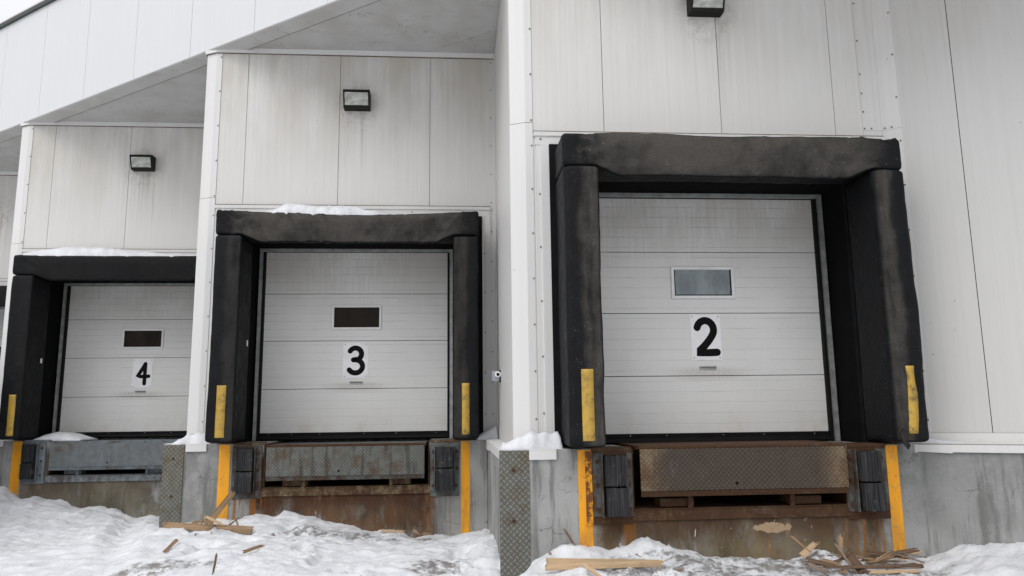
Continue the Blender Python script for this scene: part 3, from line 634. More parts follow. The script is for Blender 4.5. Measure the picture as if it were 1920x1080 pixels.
def bumper(b, sd):
    O = org(b)
    P = [((.497, .842, .575, 1.175), (2.70, 3.084, .572, 1.175)), ((.488, .826, .576, 1.170), (2.752, 3.092, .562, 1.155)), ((.47, .80, .58, 1.175), (2.752, 3.092, .57, 1.16)), ((.47, .80, .58, 1.175), (2.752, 3.092, .57, 1.16))][b][sd]
    Rb = [((.590, .765), (2.795, 2.970)), ((.560, .742), (2.825, 3.022)), ((.52, .69), (2.825, 3.02)), ((.52, .69), (2.825, 3.02))][b][sd]
    base = O+Vector(((P[0]+P[1])/2, WC, P[2])); side = 'left' if sd == 0 else 'right'
    lab = [('grey laminated rubber bumper in a rust eaten frame at the left of door two', 'scuffed laminated rubber bumper on a rusty plate at the right of door two'),
           ('black laminated rubber bumper with rusty plate at the left of door three', 'black laminated rubber bumper on a blue grey plate at the right of door three'),
           ('clean black rubber bumper on a blue grey plate at the left of door four', 'rubber bumper hidden at the right of door four'), ('far rubber bumper left', 'rubber bumper below the far left shelter')][b][sd]
    root = empty('dock_bumper', base, lab, 'dock bumper', 'rubber dock bumpers')
    st = STEEL[0 if (b == 0 or (b == 1 and sd == 0)) else (1 if b == 1 else 2)]
    p = MB(); p.box(P[0], P[1], WC-.014, WC-.0045, P[2], P[3]); po = p.build('mounting_plate', RUST if b == 0 else st, root, O, base, bevel=.002, seg=1)
    z0, z1 = P[2]+.065, P[3]-.015
    for u0, u1 in ((P[0]+.004, Rb[0]-.012), (Rb[1]+.012, P[1]-.004)):
        f = MB(); f.box(u0, u1, WC-.024, WC-.0142, z0, z1)
        e = Rb[0]-.012 if u1 < Rb[0] else Rb[1]+.012
        f.box(*((u1-.010, u1) if u1 < Rb[0] else (u0, u0+.010)), WC-.085, WC-.0242, z0, z1); fo = f.build('side_angle', st, root, O, base, bevel=.002, seg=1)
        uc = (u0+u1)/2
        for z in (z0+.06, (z0+z1)/2, z1-.07):
            c = MB(); c.cyl((uc, WC-.040, z), (uc, WC-.0242, z), .016, .018, 6); c.build('bolt', RUST, fo, (0, 0, 0))
    zm = .888
    for i, (a, c) in enumerate(((z0+.01, zm-.004), (zm+.004, z1-.012))):
        r = MB(); off = .010 if (i == 0 and b == 0) else 0.
        ns = 12; wd = Rb[1]-Rb[0]      # laminated plies, each a slightly different depth
        for k in range(ns):
            q = random.uniform(-.006, .005); r.box(Rb[0]+off+wd*k/ns+.0006, Rb[0]+off+wd*(k+1)/ns-.0006, WC-.135+q-(.01 if i == 0 else 0), WC-.0145, a+random.uniform(0, .010), c-random.uniform(0, .006))
        r.build('rubber_block', RUBBER_N if b >= 2 else RUBBER, root, O, base)
    if b == 0 and sd == 0:
        y = MB(); y.box(.440, .4955, WC-.012, WC-.0045, .566, 1.178); y.build('edge_angle', RUSTY_Y, root, O, base)
    return root
def lamp(b):
    O = org(b); uc, zc = [(1.775, 5.265), (1.795, 5.315), (1.815, 5.325), (1.8, 5.32)][b]; base = O+Vector((uc, 0, zc))
    lab = ['dark wall lamp high over door two, cut by the top of the photo', 'dark wedge shaped wall lamp with pale lens over door three', 'dark wedge shaped wall lamp with pale lens over door four', 'wall lamp of the bay hidden at the far left'][b]
    root = empty('wall_lamp', base, lab, 'wall lamp', 'wall lamps over the doors')
    hw = .165; KZ = .80; zc += .048; base = O+Vector((uc, 0, zc)); root.location = base
    pr = [(-.001, 0), (-.115, .0), (-.195, .225), (-.195, .262), (-.16, .285), (-.001, .285)]
    h = MB(); h.prism(pr, -hw, -hw+.014, 'x'); h.prism(pr, hw-.014, hw, 'x'); h.prism([(-.001, .262), (-.195, .24), (-.195, .262), (-.16, .285), (-.001, .285)], -hw+.014, hw-.014, 'x')
    h.prism([(-.001, 0), (-.115, 0), (-.125, .035), (-.10, .04), (-.001, .04)], -hw+.014, hw-.014, 'x'); h.box(-hw+.014, hw-.014, -.02, -.001, .04, .262)
    h.prism([(-.13, .045), (-.1885, .22), (-.1935, .218), (-.134, .043)], -hw+.014, -hw+.018, 'x'); h.prism([(-.13, .045), (-.1885, .22), (-.1935, .218), (-.134, .043)], hw-.018, hw-.014, 'x')
    h.v = [(x, y, z*KZ) for x, y, z in h.v]
    h.build('housing', LAMPH, root, O+Vector((uc, 0, zc)), base)
    l = MB(); l.prism([(-.105, .041), (-.126, .042), (-.165, .14), (-.186, .225), (-.150, .238), (-.10, .2)], -hw+.016, hw-.016, 'x'); l.v = [(x, y, z*KZ) for x, y, z in l.v]; l.build('lens', LENS, root, O+Vector((uc, 0, zc)), base)
    t = MB(); t.prism([(-.1155, .008), (-.1225, .030), (-.1235, .030), (-.1165, .008)], -.10, -.045, 'x'); t.v = [(x, y, z*KZ) for x, y, z in t.v]; t.build('name_label', GALV, root, O+Vector((uc, 0, zc)), base)
for b in range(4):
    shelter(b); door(b); leveler(b)
    for sd in (0, 1):
        if (b, sd) in ((2, 1), (3, 0), (3, 1)): continue
        bumper(b, sd)
    if b < 3: lamp(b)
# corner guards
for b, (u0, u1, lab) in enumerate([(-.285, -.035, 'tall rusty diamond plate corner guard between doors two and three'), (-.285, -.055, 'shorter rusty diamond plate corner guard between doors three and four'), (-.285, -.06, 'diamond plate corner guard beyond door four at the left')]):
    if b == 2: continue
    O = org(b); base = O+Vector((-.27, WC, 0)); c = MB()
    c.box(u0, u1, WC-.012, WC-.001, -.1, 1.192)
    root = empty('corner_guard', base, lab, 'corner guard', 'diamond plate corner guards')
    c.build('front_plate', PL_CORNER[b], root, O, base, bevel=.002, seg=1)
    s = MB(); s.box(-.285, -.273, WC-.001, WC+.025, -.1, 1.192); s.build('side_plate', RUST, root, O, base)
    k = MB(); 
    for z in ((.62, 1.03) if b == 0 else (.62, 1.04)): k.cyl((u0+.115, WC-.020, z), (u0+.115, WC-.0122, z), .014, .016, 6)
    k.build('bolt', RUST, root, O, base)
# conduit box on the return wall
jb = Vector((X0-CH, 8.78, 1.865)); root = empty('conduit_box', jb, 'small grey conduit box with white fitting on the side wall right of door three', 'conduit box')
k = MB(); k.box(-.10, -.014, -.045, .06, 0, .115); k.build('box', BOXG, root, (0, 0, 0), bevel=.005)
k = MB(); k.cyl((-.035, -.046, .075), (-.035, -.085, .075), .036, .033, 18); k.cyl((-.035, -.086, .075), (-.035, -.090, .075), .018, .018, 12, 1); k.build('conduit_fitting', [WHITEP, INK], root, (0, 0, 0))
k = MB(); k.box(-.013, -.0008, -.05, .065, -.01, .125); k.build('mounting_plate', LAMPH, root, (0, 0, 0))
# ------------------------------------------------------------------ snow on things
def mound(name, O, us, hs, w0, w1, z0, lab, group, seed=0., rough=.026, skew=.4, M_=SNOWC):
    us = np.array(us); hs = np.array(hs); nu = max(24, int((us[-1]-us[0])/.018)); nw = max(10, int(abs(w1-w0)/.022)); top = []; v = []
    for i in range(nu+1):
        u = us[0]+(us[-1]-us[0])*i/nu; h = float(np.interp(u, us, hs)); e = math.sin(PI*min(1, max(0, i/nu)))**.35
        for j in range(nw+1):
            t = j/nw; jw = nz(u, seed, t, 5)*.03*e
            w = w0+(w1-w0)*t+(jw if 0 < t < 1 or t == 0 else 0)
            dome = (1-abs(2*t-1)**2.6)**.6 if skew == .4 else min(1., (t/.35))**.5 if t < .35 else 1.
            q = nz(u*1.0, w*1.0+seed, seed, 6)*rough+nz(u, w, seed+3, 17)*rough*.45+abs(nz(u*.7, w*.7+3, seed, 9))*rough*.5
            edge = 0 < i < nu and 0 < j < nw
            z = z0+(h*dome*(1. if edge else 0))+(q if edge else 0)*min(1, h*14)
            v.append((u, w, max(z, z0-.004)))
    n = nw+1; m = len(v); v += [(a, c, z0-.02) for a, c, d in v]; f = []
    for i in range(nu):
        for j in range(nw):
            p = i*n+j; f.append((p, p+n, p+n+1, p+1)); f.append((m+p, m+p+1, m+p+n+1, m+p+n))
    for i in range(nu):
        for j in (0, nw): p = i*n+j; f.append((p, p+n, m+p+n, m+p))
    for j in range(nw):
        for i in (0, nu): p = i*n+j; f.append((p, p+1, m+p+1, m+p))
    o = MB().add(v, f, 0, True).build(name, M_, None, O); fix(o); tag(o, lab, 'snow', group); return o
G = 'snow lying on the building'
mound('snow_patch', org(1), [.26, .5, .83, .90, 1.0, 1.15, 1.4, 1.68, 1.9, 2.10, 2.2, 3.28], [.004, .03, .05, .11, .15, .165, .15, .155, .12, .07, .02, .008], -.555, -.03, 3.855, 'lumpy strip of snow on the head pad over door three', G, 1.)
mound('snow_patch', org(2), [.28, .42, .8, 1.2, 1.5, 1.8, 2.3, 2.9, 3.3], [.03, .10, .17, .185, .17, .14, .09, .06, .03], -.555, -.03, 3.880, 'long smooth bank of snow on the head pad over door four', G, 4., .010)
mound('snow_patch', org(0), [-.27, -.20, -.13, -.06, .0, .05, .12, .17, .23, .26], [.04, .05, .095, .10, .135, .125, .14, .12, .135, .05], -.245, -.015, 1.206, 'lump of snow on the ledge above the tall corner guard left of door two', G, 7.)
mound('snow_patch', org(1), [-.20, -.16, -.10, -.03, .03, .09, .17, .23], [.01, .045, .06, .12, .105, .135, .11, .05], -.245, -.015, 1.206, 'lump of snow on the ledge left of door three', G, 9.)
mound('snow_patch', org(1), [3.30, 3.38, 3.46, 3.53, 3.555], [.03, .08, .125, .155, .12], -.24, -.06, 1.203, 'small wedge of snow in the corner right of door three', G, 11., .008)
mound('snow_patch', org(2), [.56, .66, .80, 1.0, 1.12, 1.25], [.02, .08, .115, .10, .06, .01], -.22, .34, 1.200, 'smooth snow drift at the foot of door four', G, 13., .008)
def local_right(s, o): return CR+DIR*s+NOR*o
rsn = mound('snow_patch', CR, [-.02, .03, .10, .18, .30, .42], [.02, .035, .045, .03, .016, .004], -.20, -.035, 1.206, 'thin streak of snow on the ledge at the right of door two', G, 15., .006); rsn.rotation_euler = (0, 0, ANG)
def roof_snow():
    v = []; nu, nw = 200, 26
    for i in range(nu+1):
        s = -20+22*i/nu
        for j in range(nw+1):
            t = j/nw; w = .02+t*2.4; lip = min(1, max(0, (w-.30-.10*nz(s, 0, 0, .9))/.10)); lip = lip*lip*(3-2*lip)
            h = .03+.12*min(1, w/.25)**.7+lip*(.26+.10*nz(s, w, 3, 1.1))+.02*nz(s, w, 0, 6)
            if s < -10.35+.15*nz(s, w, 5, 3): h -= lip*.20
            v.append((s, w, 8.20+(h if j else -.02)))
    n = nw+1; f = [(i*n+j, (i+1)*n+j, (i+1)*n+j+1, i*n+j+1) for i in range(nu) for j in range(nw)]
    o = MB().add(v, f, 0, True).build('roof_snow', SNOWC, None, FO); o.rotation_euler = (0, 0, ANG); tag(o, 'thick rounded snow lying on the roof edge at the top left', 'snow', G)
roof_snow()
# ------------------------------------------------------------------ ground
def perlin(x, y, seed):
    rng = np.random.RandomState(seed); P = rng.permutation(256); P = np.concatenate([P, P, P]); A = rng.rand(256)*2*PI
    xi = np.floor(x).astype(int); yi = np.floor(y).astype(int); xf = x-xi; yf = y-yi; xi &= 255; yi &= 255
    u = xf**3*(xf*(xf*6-15)+10); w = yf**3*(yf*(yf*6-15)+10)
    def g(ix, iy, dx, dy): a = A[P[P[ix & 255]+(iy & 255)]]; return np.cos(a)*dx+np.sin(a)*dy
    n00 = g(xi, yi, xf, yf); n10 = g(xi+1, yi, xf-1, yf); n01 = g(xi, yi+1, xf, yf-1); n11 = g(xi+1, yi+1, xf-1, yf-1)
    return (n00*(1-u)+n10*u)*(1-w)+(n01*(1-u)+n11*u)*w
def fbm(x, y, seed, oct_=4, gain=.5, billow=False):
    r = 0; a = 1.
    for o in range(oct_):
        p = perlin(x*2**o, y*2**o, seed+o); r = r+a*(np.abs(p)*2-.5 if billow else p); a *= gain
    return r
CTRL = [(-6.532, 11.909, .533), (-6.286, 11.909, .491), (-6.171, 11.909, .37), (-5.801, 11.909, .347), (-5.325, 11.909, .232), (-4.27, 11.909, .098), (-3.4, 11.5, .06), (-3.4, 10.4, .12), (-3.42, 9.4, .24), (-3.293, 9.25, .306), (-3.0, 9.25, .345),
 (-2.548, 9.25, .336), (-2.135, 9.25, .397), (-2.056, 9.25, .35), (-1.939, 9.25, .41), (-1.656, 9.25, .375), (-1.455, 9.25, .294), (-1.291, 9.25, .249), (-.885, 9.25, .192), (-.238, 9.25, .106), (.13, 9.25, .068), (.192, 9.25, .12), (.341, 9.2, .164), (.36, 8.8, .2),
 (.35, 8.0, .28), (.33, 7.4, .32), (.32, 6.9, .30), (.30, 6.65, .26), (.36, 6.5, .12), (.55, 6.5, .17), (.726, 6.55, .304), (.83, 6.59, .398), (.889, 6.591, .448), (.965, 6.591, .438), (1.041, 6.591, .415), (1.129, 6.591, .378), (1.277, 6.591, .366), (1.426, 6.591, .384), (1.582, 6.591, .419), (1.73, 6.591, .385), (1.879, 6.591, .347),
 (2.213, 6.591, .274), (2.442, 6.591, .26), (2.78, 6.591, .251), (2.89, 6.591, .292), (3.052, 6.591, .344), (3.188, 6.591, .284), (3.48, 6.591, .233), (3.891, 6.591, .214), (4.047, 6.606, .247), (4.17, 6.517, .324), (4.301, 6.423, .371), (4.458, 6.31, .394), (4.629, 6.187, .397), (5.2, 5.8, .36),
 (-2.9, 8.6, .325), (-2.1, 8.4, .285), (-2.5, 8.1, .325), (-2.6, 7.6, .27), (-1.85, 7.2, .30), (-1.75, 7.5, .305), (-1.9, 6.5, .24), (-.8, 8.3, .2), (-.8, 7.2, .22), (0., 7.3, .22), (-.3, 6.5, .26), (.1, 8.2, .15),
 (.75, 6.2, .27), (1.2, 6.2, .27), (1.6, 6.2, .275), (2.3, 6.2, .235), (2.9, 6.2, .225), (3.3, 6.15, .19), (3.7, 6.15, .19), (4.3, 6., .3), (1., 5.7, .2), (2.5, 5.6, .16), (4., 5.5, .2), (.3, 5.8, .12), (-.8, 5.6, .16), (-2., 5.6, .14),
 (-3.5, 8.6, .24), (-3.7, 7.6, .18), (-4., 9.6, .10), (-4.6, 9.3, .09), (-5., 10.4, .14), (-5.6, 10.8, .22), (-4., 6.8, .13), (-5.5, 8.5, .12), (-3., 6.6, .15), (-6.8, 10.8, .34), (-7.6, 10., .25), (-8., 13., .2)]
cp = np.array(CTRL); DIRN = (math.cos(.35), math.sin(.35)); FRN = random.Random(11)
FEET = [(FRN.uniform(-4.6, .2), FRN.uniform(6.4, 9.0), FRN.uniform(0, 6.3)) for _ in range(22)]+[(FRN.uniform(.8, 4.2), FRN.uniform(5.7, 6.3), FRN.uniform(0, 6.3)) for _ in range(8)]
def axis_pts(fine0, fine1, step, far):
    a = list(np.arange(fine0, fine1, step)); d = step; x = fine1
    up = []
    while x < far: up.append(x); d *= 1.35; x += d
    up.append(far); dn = []; d = step; x = fine0-step
    while x > -far: dn.append(x); d *= 1.35; x -= d
    dn.append(-far); return np.array(dn[::-1]+a+up)
def height(X, Y):
    num = np.full(X.shape, .03*.02); den = np.full(X.shape, .02)
    for x, y, z in cp:
        d2 = (X-x)**2+(Y-y)**2+.008; w_ = 1/d2**1.7*np.exp(-d2*.25); num += w_*z; den += w_
    base = num/den
    far = np.clip((np.hypot(X+1, Y-8)-7)/8, 0, 1); k = 1-far
    warp = .25*perlin(X*1.4+3, Y*1.4, 77)
    r = .048*fbm(X*1.1+warp, Y*1.6, 3, 3)+.034*fbm(X*2.2+warp*2, Y*3.6, 11, 4, .50, True)+.006*fbm(X*9, Y*12, 23, 3, .6, True)
    ridge = 1-np.abs(perlin(X*.9+warp*1.5, Y*3.4+warp*2, 61))*2.6; r = r+.020*np.clip(ridge, -.3, 1)
    rg = 1-np.abs(fbm(X*3.1+warp*2, Y*6.5+warp, 131, 3, .55))*3.2; r = r+.010*np.clip(rg, -.5, 1)
    r = r+.010*fbm(X*6.5+warp*3, Y*9.5, 91, 4, .62, True)*(.5+1.2*np.clip(perlin(X*.9, Y*.9, 33)+.35, 0, 1))
    for fx, fy, fa in FEET:
        dx = (X-fx)*math.cos(fa)+(Y-fy)*math.sin(fa); dy = -(X-fx)*math.sin(fa)+(Y-fy)*math.cos(fa); q = (dx/.17)**2+(dy/.075)**2
        r = r-.055*np.exp(-q**1.6)+.018*np.exp(-(q-1.9)**2*2)
    for k0, off in ((0, 0.), (1, 1.55)):      # tyre ruts running out from the bays
        d = (X+3.1+off)*DIRN[0]+(Y-7.6)*DIRN[1]+.08*perlin(X*.8, Y*.8, 5); r = r-.05*np.exp(-(d/.13)**2)+.022*np.exp(-((np.abs(d)-.22)/.07)**2)
    # icy ruts in the middle distance on the left are smoother
    icy = np.exp(-(((X+3.6)/1.6)**2+((Y-7.2)/1.4)**2)); r = r*(1-.45*icy)
    lump = np.exp(-(((X-.15)/.35)**2+((Y-7.0)/.6)**2)); r = r+lump*.07*fbm(X*3.5, Y*3., 41, 3, .55, True)
    return base+r*(.25+.75*k)
xs = axis_pts(-7.2, 5.2, .024, 700.); ys = axis_pts(5.2, 12.2, .026, 700.)
X, Y = np.meshgrid(xs, ys); Z = height(X, Y); nx, ny = len(xs), len(ys)
V = np.stack([X.ravel(), Y.ravel(), Z.ravel()], 1); idx = np.arange(nx*ny).reshape(ny, nx)
F = np.stack([idx[:-1, :-1].ravel(), idx[:-1, 1:].ravel(), idx[1:, 1:].ravel(), idx[1:, :-1].ravel()], 1)
me = bpy.data.meshes.new('snow_ground'); me.from_pydata(V.tolist(), [], F.tolist()); me.polygons.foreach_set('use_smooth', [True]*len(F)); me.materials.append(SNOW); me.update()
go = bpy.data.objects.new('snow_ground', me); COL.objects.link(go); struct(go)
# ------------------------------------------------------------------ broken wood
def plank(name, A, B, wdt, th, tone, lab, tilt=.8, rag=(.07, .07), taper=(1., .85), seed=0, lift=0., grp='broken wood on the snow', bend=.0):
    rnd = random.Random(seed*31+5); th *= .6; wdt *= .92; A = Vector(A); B = Vector(B); L = (B-A).length; d = (B-A).normalized(); C = (A+B)/2+Vector((0, 0, lift))
    toward = Vector((-C.x, -C.y, CAMZ-C.z)).normalized(); nrm = (toward*tilt+Vector((0, 0, 1))*(1-tilt)); nrm = (nrm-d*nrm.dot(d)).normalized(); side = nrm.cross(d)
    n = max(5, int(L/.05)); m = 5; e0 = [rnd.uniform(0, rag[0]) for _ in range(m+1)]; e1 = [rnd.uniform(0, rag[1]) for _ in range(m+1)]; v = []
    for layer in (0, 1):
        for i in range(n+1):
            t = i/n; wd = wdt*(taper[0]+(taper[1]-taper[0])*t)
            for j in range(m+1):
                a = -L/2-e0[j]*.3+e0[j]+(L-e0[j]-e1[j])*t; q = rnd.uniform(-.0012, .0012)
                v.append((a, (j/m-.5)*wd+.0008*math.sin(t*9+seed), (th/2 if layer else -th/2)+q+bend*math.sin(PI*t)))
    k = m+1; o2 = (n+1)*k; f = []
    for i in range(n):
        for j in range(m):
            p = i*k+j; f.append((p, p+1, p+k+1, p+k)); f.append((o2+p, o2+p+k, o2+p+k+1, o2+p+1))
    for i in range(n):
        for j in (0, m): p = i*k+j; f.append((p, p+k, o2+p+k, o2+p))
    for j in range(m):
        for i in (0, n): p = i*k+j; f.append((p, p+1, o2+p+1, o2+p))
    o = MB().add(v, f).build(name, WOODS[tone]); fix(o)
    R = Matrix((d, side, nrm)).transposed().to_4x4(); o.matrix_world = Matrix.Translation(C) @ R
    tag(o, lab, 'broken wood', grp); return o
def at(A, Ya, Yb): k = Yb/Ya; return (A[0]*k, Yb, CAMZ-(CAMZ-A[2])*k)
W = [('wood_strip', [2.806, 6.55, .478], [2.985, 6.4, .293], .018, .012, 'tan', 'thin strip of wood leaning on the brown concrete left of the splintered pile', {}),
 ('broken_plank', [2.854, 6.42, .305], [3.052, 6.5, .423], .062, .018, 'pale', 'short pale split board with a pointed end under the leaning thin strip', dict(rag=(.02, .09), taper=(1., .7))),
 ('broken_plank', [2.836, 6.36, .303], [3.073, 6.25, .251], .042, .02, 'brown', 'dark brown slat at the left end of the splintered pile', {}),
 ('broken_plank', [2.96, 6.33, .293], [3.13, 6.26, .258], .045, .02, 'tan', 'short tan slat resting on the dark brown slat in the pile', {}),
 ('broken_plank', [3.263, 6.52, .48], [3.138, 6.34, .24], .042, .018, 'tan', 'upright splintered slat with a pointed top standing in the pile', dict(rag=(.09, .02))),
 ('wood_strip', [3.161, 6.45, .411], at([3.156, 6.08, .205], 6.08, 6.13), .022, .014, 'grey', 'long thin grey strip lying diagonally across the front of the pile', {}),
 ('broken_plank', [3.234, 6.44, .36], at([3.24, 6.1, .195], 6.1, 6.14), .085, .02, 'brown', 'wide brown board sloping down through the middle of the pile', {}),
 ('broken_plank', [2.93, 6.2, .262], [3.785, 6.22, .245], .042, .022, 'brown', 'longest brown slat lying level across the pile', dict(rag=(.10, .01), taper=(.5, 1.))),
 ('wood_strip', [3.248, 6.14, .228], [3.723, 6.14, .222], .030, .018, 'pale', 'pale strip lying level below the longest slat at the front of the pile', {}),
 ('broken_plank', [3.352, 6.42, .262], [3.911, 6.45, .335], .050, .02, 'brown', 'brown board reaching up over the yellow stripe at the right of the pile', {}),
 ('wood_strip', [3.40, 6.37, .252], [3.905, 6.41, .322], .016, .012, 'pale', 'pale splinter along the lower edge of the board over the yellow stripe', {}),
 ('wood_scrap', [3.574, 6.3, .262], [3.647, 6.32, .285], .032, .02, 'tan', 'small tan chip at the foot of the yellow stripe', {}),
 ('broken_plank', [2.824, 6.28, .281], [2.949, 6.08, .222], .045, .018, 'grey', 'weathered grey slat sliding down the front left of the pile', {}),
 ('broken_plank', [3.104, 6.45, .332], [3.208, 6.36, .262], .035, .015, 'grey', 'short grey piece behind the upright slat in the pile', {}),
 ('wood_scrap', [3.034, 6.2, .245], [3.146, 6.14, .217], .04, .018, 'tan', 'tan offcut under the longest slat near the wide brown board', {}),
 ('broken_plank', [.699, 6.2, .342], [1.658, 6.24, .318], .092, .03, 'pale', 'large pale pine plank lying on the snow right of the tall corner guard', dict(tilt=.85, rag=(.03, .03), taper=(1.1, .62))),
 ('wood_strip', [.985, 6.13, .352], at([1.095, 5.85, .291], 5.85, 5.9), .030, .02, 'pale', 'split pale strip lying against the front of the large pine plank', dict(rag=(.05, .02))),
 ('wood_stick', [.903, 6.57, .566], [1.001, 6.46, .395], .020, .016, 'brown', 'brown stick leaning on the cracked concrete left of the yellow stripe of door two', {}),
 ('wood_stick', [.758, 6.4, .415], [.778, 6.36, .345], .026, .02, 'tan', 'short reddish stub poking up behind the left end of the large pine plank', {}),
 ('wood_strip', [1.675, 6.05, .285], [1.778, 6.1, .292], .022, .014, 'tan', 'small tan sliver on dirty snow right of the large pine plank', {}),
 ('wood_scrap', [1.447, 6.35, .375], [1.524, 6.33, .352], .02, .012, 'brown', 'small brown chip on the snow mound behind the large pine plank', {}),
 ('broken_plank', [-3.109, 8.72, .380], [-2.087, 8.5, .330], .088, .03, 'tan', 'large tan plank lying at the foot of the shorter corner guard', dict(rag=(.08, .02), taper=(.75, 1.))),
 ('broken_plank', [-2.568, 8.5, .392], [-2.464, 9.08, .68], .075, .025, 'tan', 'tan board propped up against the yellow stripe left of door three', dict(rag=(.02, .05))),
 ('wood_strip', [-2.602, 8.46, .498], [-2.351, 8.42, .393], .032, .014, 'pale', 'pale strip crossing over the propped up board', {}),
 ('wood_strip', [-2.828, 8.75, .385], [-2.644, 8.8, .408], .032, .018, 'tan', 'slim tan strip on the snow behind the large tan plank', {}),
 ('wood_scrap', [-2.489, 8.42, .444], [-2.498, 8.36, .359], .048, .02, 'tan', 'short block below the crossing strip in front of the large tan plank', {}),
 ('wood_scrap', [-2.47, 8.36, .364], [-2.466, 8.3, .318], .018, .01, 'pale', 'tiny pale splinter hanging in front of the large tan plank', {}),
 ('wood_strip', [-2.667, 7.95, .345], at([-2.535, 7.2, .336], 7.2, 7.6), .036, .014, 'tan', 'loose tan sliver on the snow below the large tan plank', dict(rag=(.06, .02))),
 ('wood_strip', [-1.853, 7.15, .332], [-1.735, 7.5, .342], .032, .014, 'tan', 'lone tan stick lying on the snow below the dock bumper left of door three', {}),
 ('wood_stick', at([-2.062, 7.15, .342], 7.15, 6.75), at([-1.756, 6.0, .35], 6., 6.45), .020, .016, 'dark', 'dark thin stick standing out of the snow at the bottom edge', {}),
 ('wood_scrap', [-2.581, 8.1, .355], [-2.499, 8.1, .358], .025, .02, 'dark', 'dark twisted scrap on the snow below the large tan plank', {}),
 ('wood_scrap', [-1.843, 8.2, .330], [-1.785, 8.2, .322], .024, .02, 'brown', 'small brown chip on the snow right of the large tan plank', {}),
 ('wood_strip', [-.841, 9.1, .212], [-.541, 9.1, .196], .030, .016, 'pale', 'pale strip lying at the foot of the rusty concrete under door three', {}),
 ('wood_scrap', [-.475, 9.1, .218], [-.375, 9.0, .166], .040, .018, 'tan', 'tan chip sloping into the snow right of the pale strip', {}),
 ('wood_scrap', [-.381, 9.0, .188], [-.238, 9.0, .168], .030, .018, 'tan', 'tan piece overlapping the sloping chip under door three', {})]
SPR = random.Random(21)
for k in range(6):
    cx = SPR.uniform(-2.72, -2.3); cy = SPR.uniform(8.5, 8.75); an = SPR.uniform(.5, 2.6); ln = SPR.uniform(.12, .26); zz = .345
    W.append(('wood_splinter', [cx-math.cos(an)*ln/2, cy, zz], [cx+math.cos(an)*ln/2, cy+.06, zz+math.sin(an)*ln*.8], SPR.uniform(.012, .022), .012, SPR.choice(('tan', 'pale', 'brown')), 'thin splinter sticking up round the board propped left of door three', dict(rag=(.05, .08), taper=(1., .45))))
for k in range(24):      # the tangle of thin splinters in the heap
    cx, cy, an, ln = SPR.uniform(2.95, 3.75), SPR.uniform(6.16, 6.42), SPR.uniform(-.5, .5)+(PI if SPR.random() < .5 else 0), SPR.uniform(.12, .34); zz = .225+(cy-6.1)*.16+SPR.uniform(0, .03); up = SPR.uniform(.0, .10)
    W.append(('wood_splinter', [cx-math.cos(an)*ln/2, cy-math.sin(an)*ln*.3, zz], [cx+math.cos(an)*ln/2, cy+math.sin(an)*ln*.3, zz+up], SPR.uniform(.010, .024), .012, SPR.choice(('tan', 'grey', 'brown', 'brown', 'tan', 'dark')), 'thin wood splinter lying in the tangled heap by the right yellow stripe of door two', dict(rag=(.08, .08), taper=(1., .5))))
for i, (nm, A, B, wd, th, tone, lab, kw) in enumerate(W):
    plank(nm, A, B, wd, th, tone, lab, seed=i, grp=('thin splinters in the heap' if A[0] > .5 else 'thin splinters round the propped board') if nm == 'wood_splinter' else 'broken wood in front of door two' if A[0] > .5 else 'broken wood in front of door three', **kw)
# ------------------------------------------------------------------ white van backed up at the next dock
vb = Vector((-7.60, 9.1, .16)); van = empty('delivery_van', vb, 'white van parked beside the shelter of door four, a sliver showing at the left edge', 'van')
def vring(y):
    hz = 2.30 if y > -1.3 else max(1.05, 2.30-(-1.3-y)*1.25); hz = hz if y > -2.0 else max(1.0, min(hz, 1.55-(-2.0-y)*.55))
    k = [(.94, .35), (.985, .9), (.975, 1.05), (.90, max(1.06, hz-.25)), (.80, max(1.07, hz-.05)), (.55, max(1.08, hz))]
    k = [(u, min(z, hz)) for u, z in k]
    return [(u, y, z) for u, z in k]+[(-u, y, z) for u, z in k[::-1]]
stn = [-2.55, -2.45, -2.2, -2.0, -1.75, -1.5, -1.3, -1., 0, 1., 2., 2.4, 2.5]
vo = sweep(stn, vring).build('body', VANW, van, vb, vb); fix(vo)
g = MB(); g.prism([(2.42, 1.25), (2.42, 2.02), (1.45, 2.02), (1.45, 1.25)][::-1], .955, .968, 'x'); g.prism([(-.3, 1.25), (-.3, 2.0), (-1.2, 2.0), (-1.7, 1.25)], .955, .968, 'x'); g.build('side_window', VANG, van, vb, vb)
g = MB(); g.box(-.78, -.06, 2.501, 2.512, 1.3, 2.05); g.box(.06, .78, 2.501, 2.512, 1.3, 2.05); g.build('rear_window', VANG, van, vb, vb)
g = MB(); g.box(-.95, .95, 2.50, 2.58, .38, .58); g.build('rear_bumper', PLAST, van, vb, vb, bevel=.02)
for sx in (-1, 1):
    g = MB(); g.box(sx*.93-.05, sx*.93+.05, 2.50, 2.53, .75, 1.15); g.build('tail_lamp', REDL, van, vb, vb, bevel=.008)
    for y in (-1.65, 1.55):
        t = MB(); t.cyl((sx*.80, y, .36), (sx*1.0, y, .36), .36, .35, 24); t.build('wheel', TYRE, van, vb, vb, bevel=.03)
        wl_ = van.children[-1] if van.children else None
        r = MB(); r.cyl((sx*1.0, y, .36), (sx*1.008, y, .36), .22, .20, 16); r.build('rim', GALV, bpy.data.objects[[o_.name for o_ in COL.objects if o_.name.startswith('wheel')][-1]], (0, 0, 0))
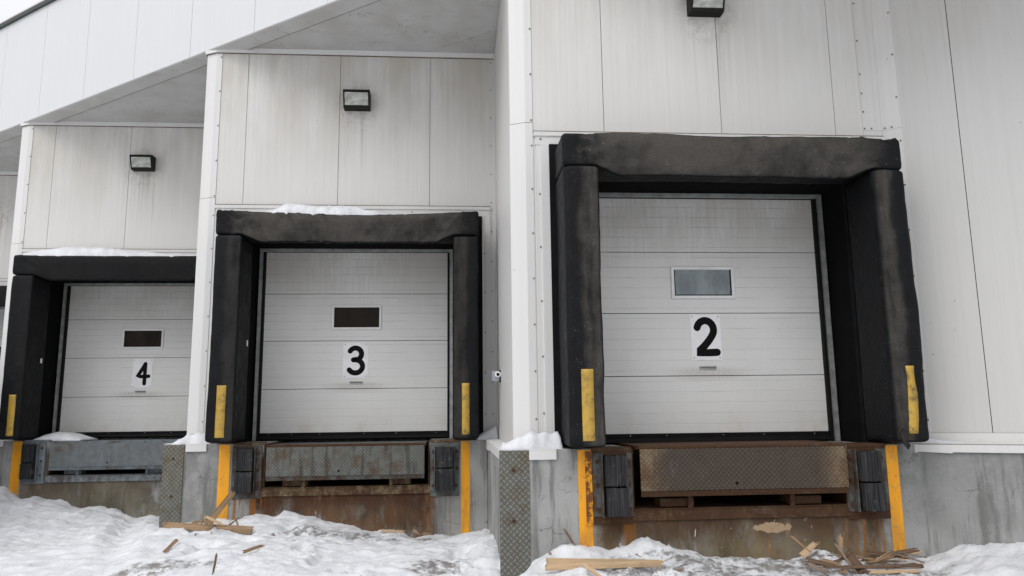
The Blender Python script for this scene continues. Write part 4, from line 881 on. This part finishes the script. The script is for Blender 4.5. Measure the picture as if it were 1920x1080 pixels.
# ------------------------------------------------------------------ camera
cam = bpy.data.cameras.new('camera'); co = bpy.data.objects.new('camera', cam); COL.objects.link(co); scene.camera = co
Rv = Vector((0.99718617, -0.07395651, -0.0122549)); Uv = Vector((.000114230697, -.161975782, .986794727)); Fv = Vector((.07496489, .98401945, .16151156))
mw = Matrix((Rv, Uv, -Fv)).transposed().to_4x4(); mw.translation = (0, 0, CAMZ); co.matrix_world = mw
cam.sensor_width = 36; cam.lens = 1439.78/1920*36; cam.clip_start = .05; cam.clip_end = 3000
# ------------------------------------------------------------------ light
wd = bpy.data.worlds.new('World'); scene.world = wd; wd.use_nodes = True; nt = wd.node_tree; nt.nodes.clear()
SUN_EL, SUN_AZ = math.radians(48), math.radians(222)      # azimuth clockwise from +Y
sky = nt.nodes.new('ShaderNodeTexSky'); sky.sky_type = 'NISHITA'; sky.sun_disc = False; sky.sun_elevation = SUN_EL; sky.sun_rotation = SUN_AZ
sky.air_density = 1.; sky.dust_density = 4.; sky.ozone_density = 1.
hs = nt.nodes.new('ShaderNodeHueSaturation'); hs.inputs['Saturation'].default_value = .16
bg = nt.nodes.new('ShaderNodeBackground'); bg.inputs['Strength'].default_value = .12; out = nt.nodes.new('ShaderNodeOutputWorld')
nt.links.new(sky.outputs[0], hs.inputs['Color']); mx = nt.nodes.new('ShaderNodeMix'); mx.data_type = 'RGBA'; mx.inputs[0].default_value = .78; mx.inputs[7].default_value = (10.5, 10.6, 10.9, 1)      # the cloud layer
nt.links.new(hs.outputs[0], mx.inputs[6]); 
tc = nt.nodes.new('ShaderNodeTexCoord'); sp_ = nt.nodes.new('ShaderNodeSeparateXYZ'); nt.links.new(tc.outputs['Generated'], sp_.inputs[0])
mr = nt.nodes.new('ShaderNodeMapRange'); mr.inputs[1].default_value = 0.; mr.inputs[2].default_value = 1.; mr.inputs[3].default_value = .42; mr.inputs[4].default_value = 1.26; nt.links.new(sp_.outputs[2], mr.inputs[0])      # an overcast sky is about three times brighter overhead than at the horizon
vm = nt.nodes.new('ShaderNodeVectorMath'); vm.operation = 'SCALE'; nt.links.new(mx.outputs[2], vm.inputs[0]); nt.links.new(mr.outputs[0], vm.inputs['Scale']); nt.links.new(vm.outputs[0], bg.inputs[0]); nt.links.new(bg.outputs[0], out.inputs[0])
sl = bpy.data.lights.new('sun', 'SUN'); sl.energy = .8; sl.angle = math.radians(35); sl.color = (1, .97, .93); so_ = bpy.data.objects.new('sun', sl); COL.objects.link(so_)
sd = Vector((math.sin(SUN_AZ)*math.cos(SUN_EL), math.cos(SUN_AZ)*math.cos(SUN_EL), math.sin(SUN_EL))); so_.rotation_euler = sd.to_track_quat('Z', 'Y').to_euler()
scene.view_settings.view_transform = 'Standard'; scene.view_settings.look = 'None'; scene.view_settings.exposure = .21; scene.view_settings.gamma = 1.
scene.render.resolution_x = 1024; scene.render.resolution_y = 576
try: scene.cycles.use_denoising = True
except Exception: pass
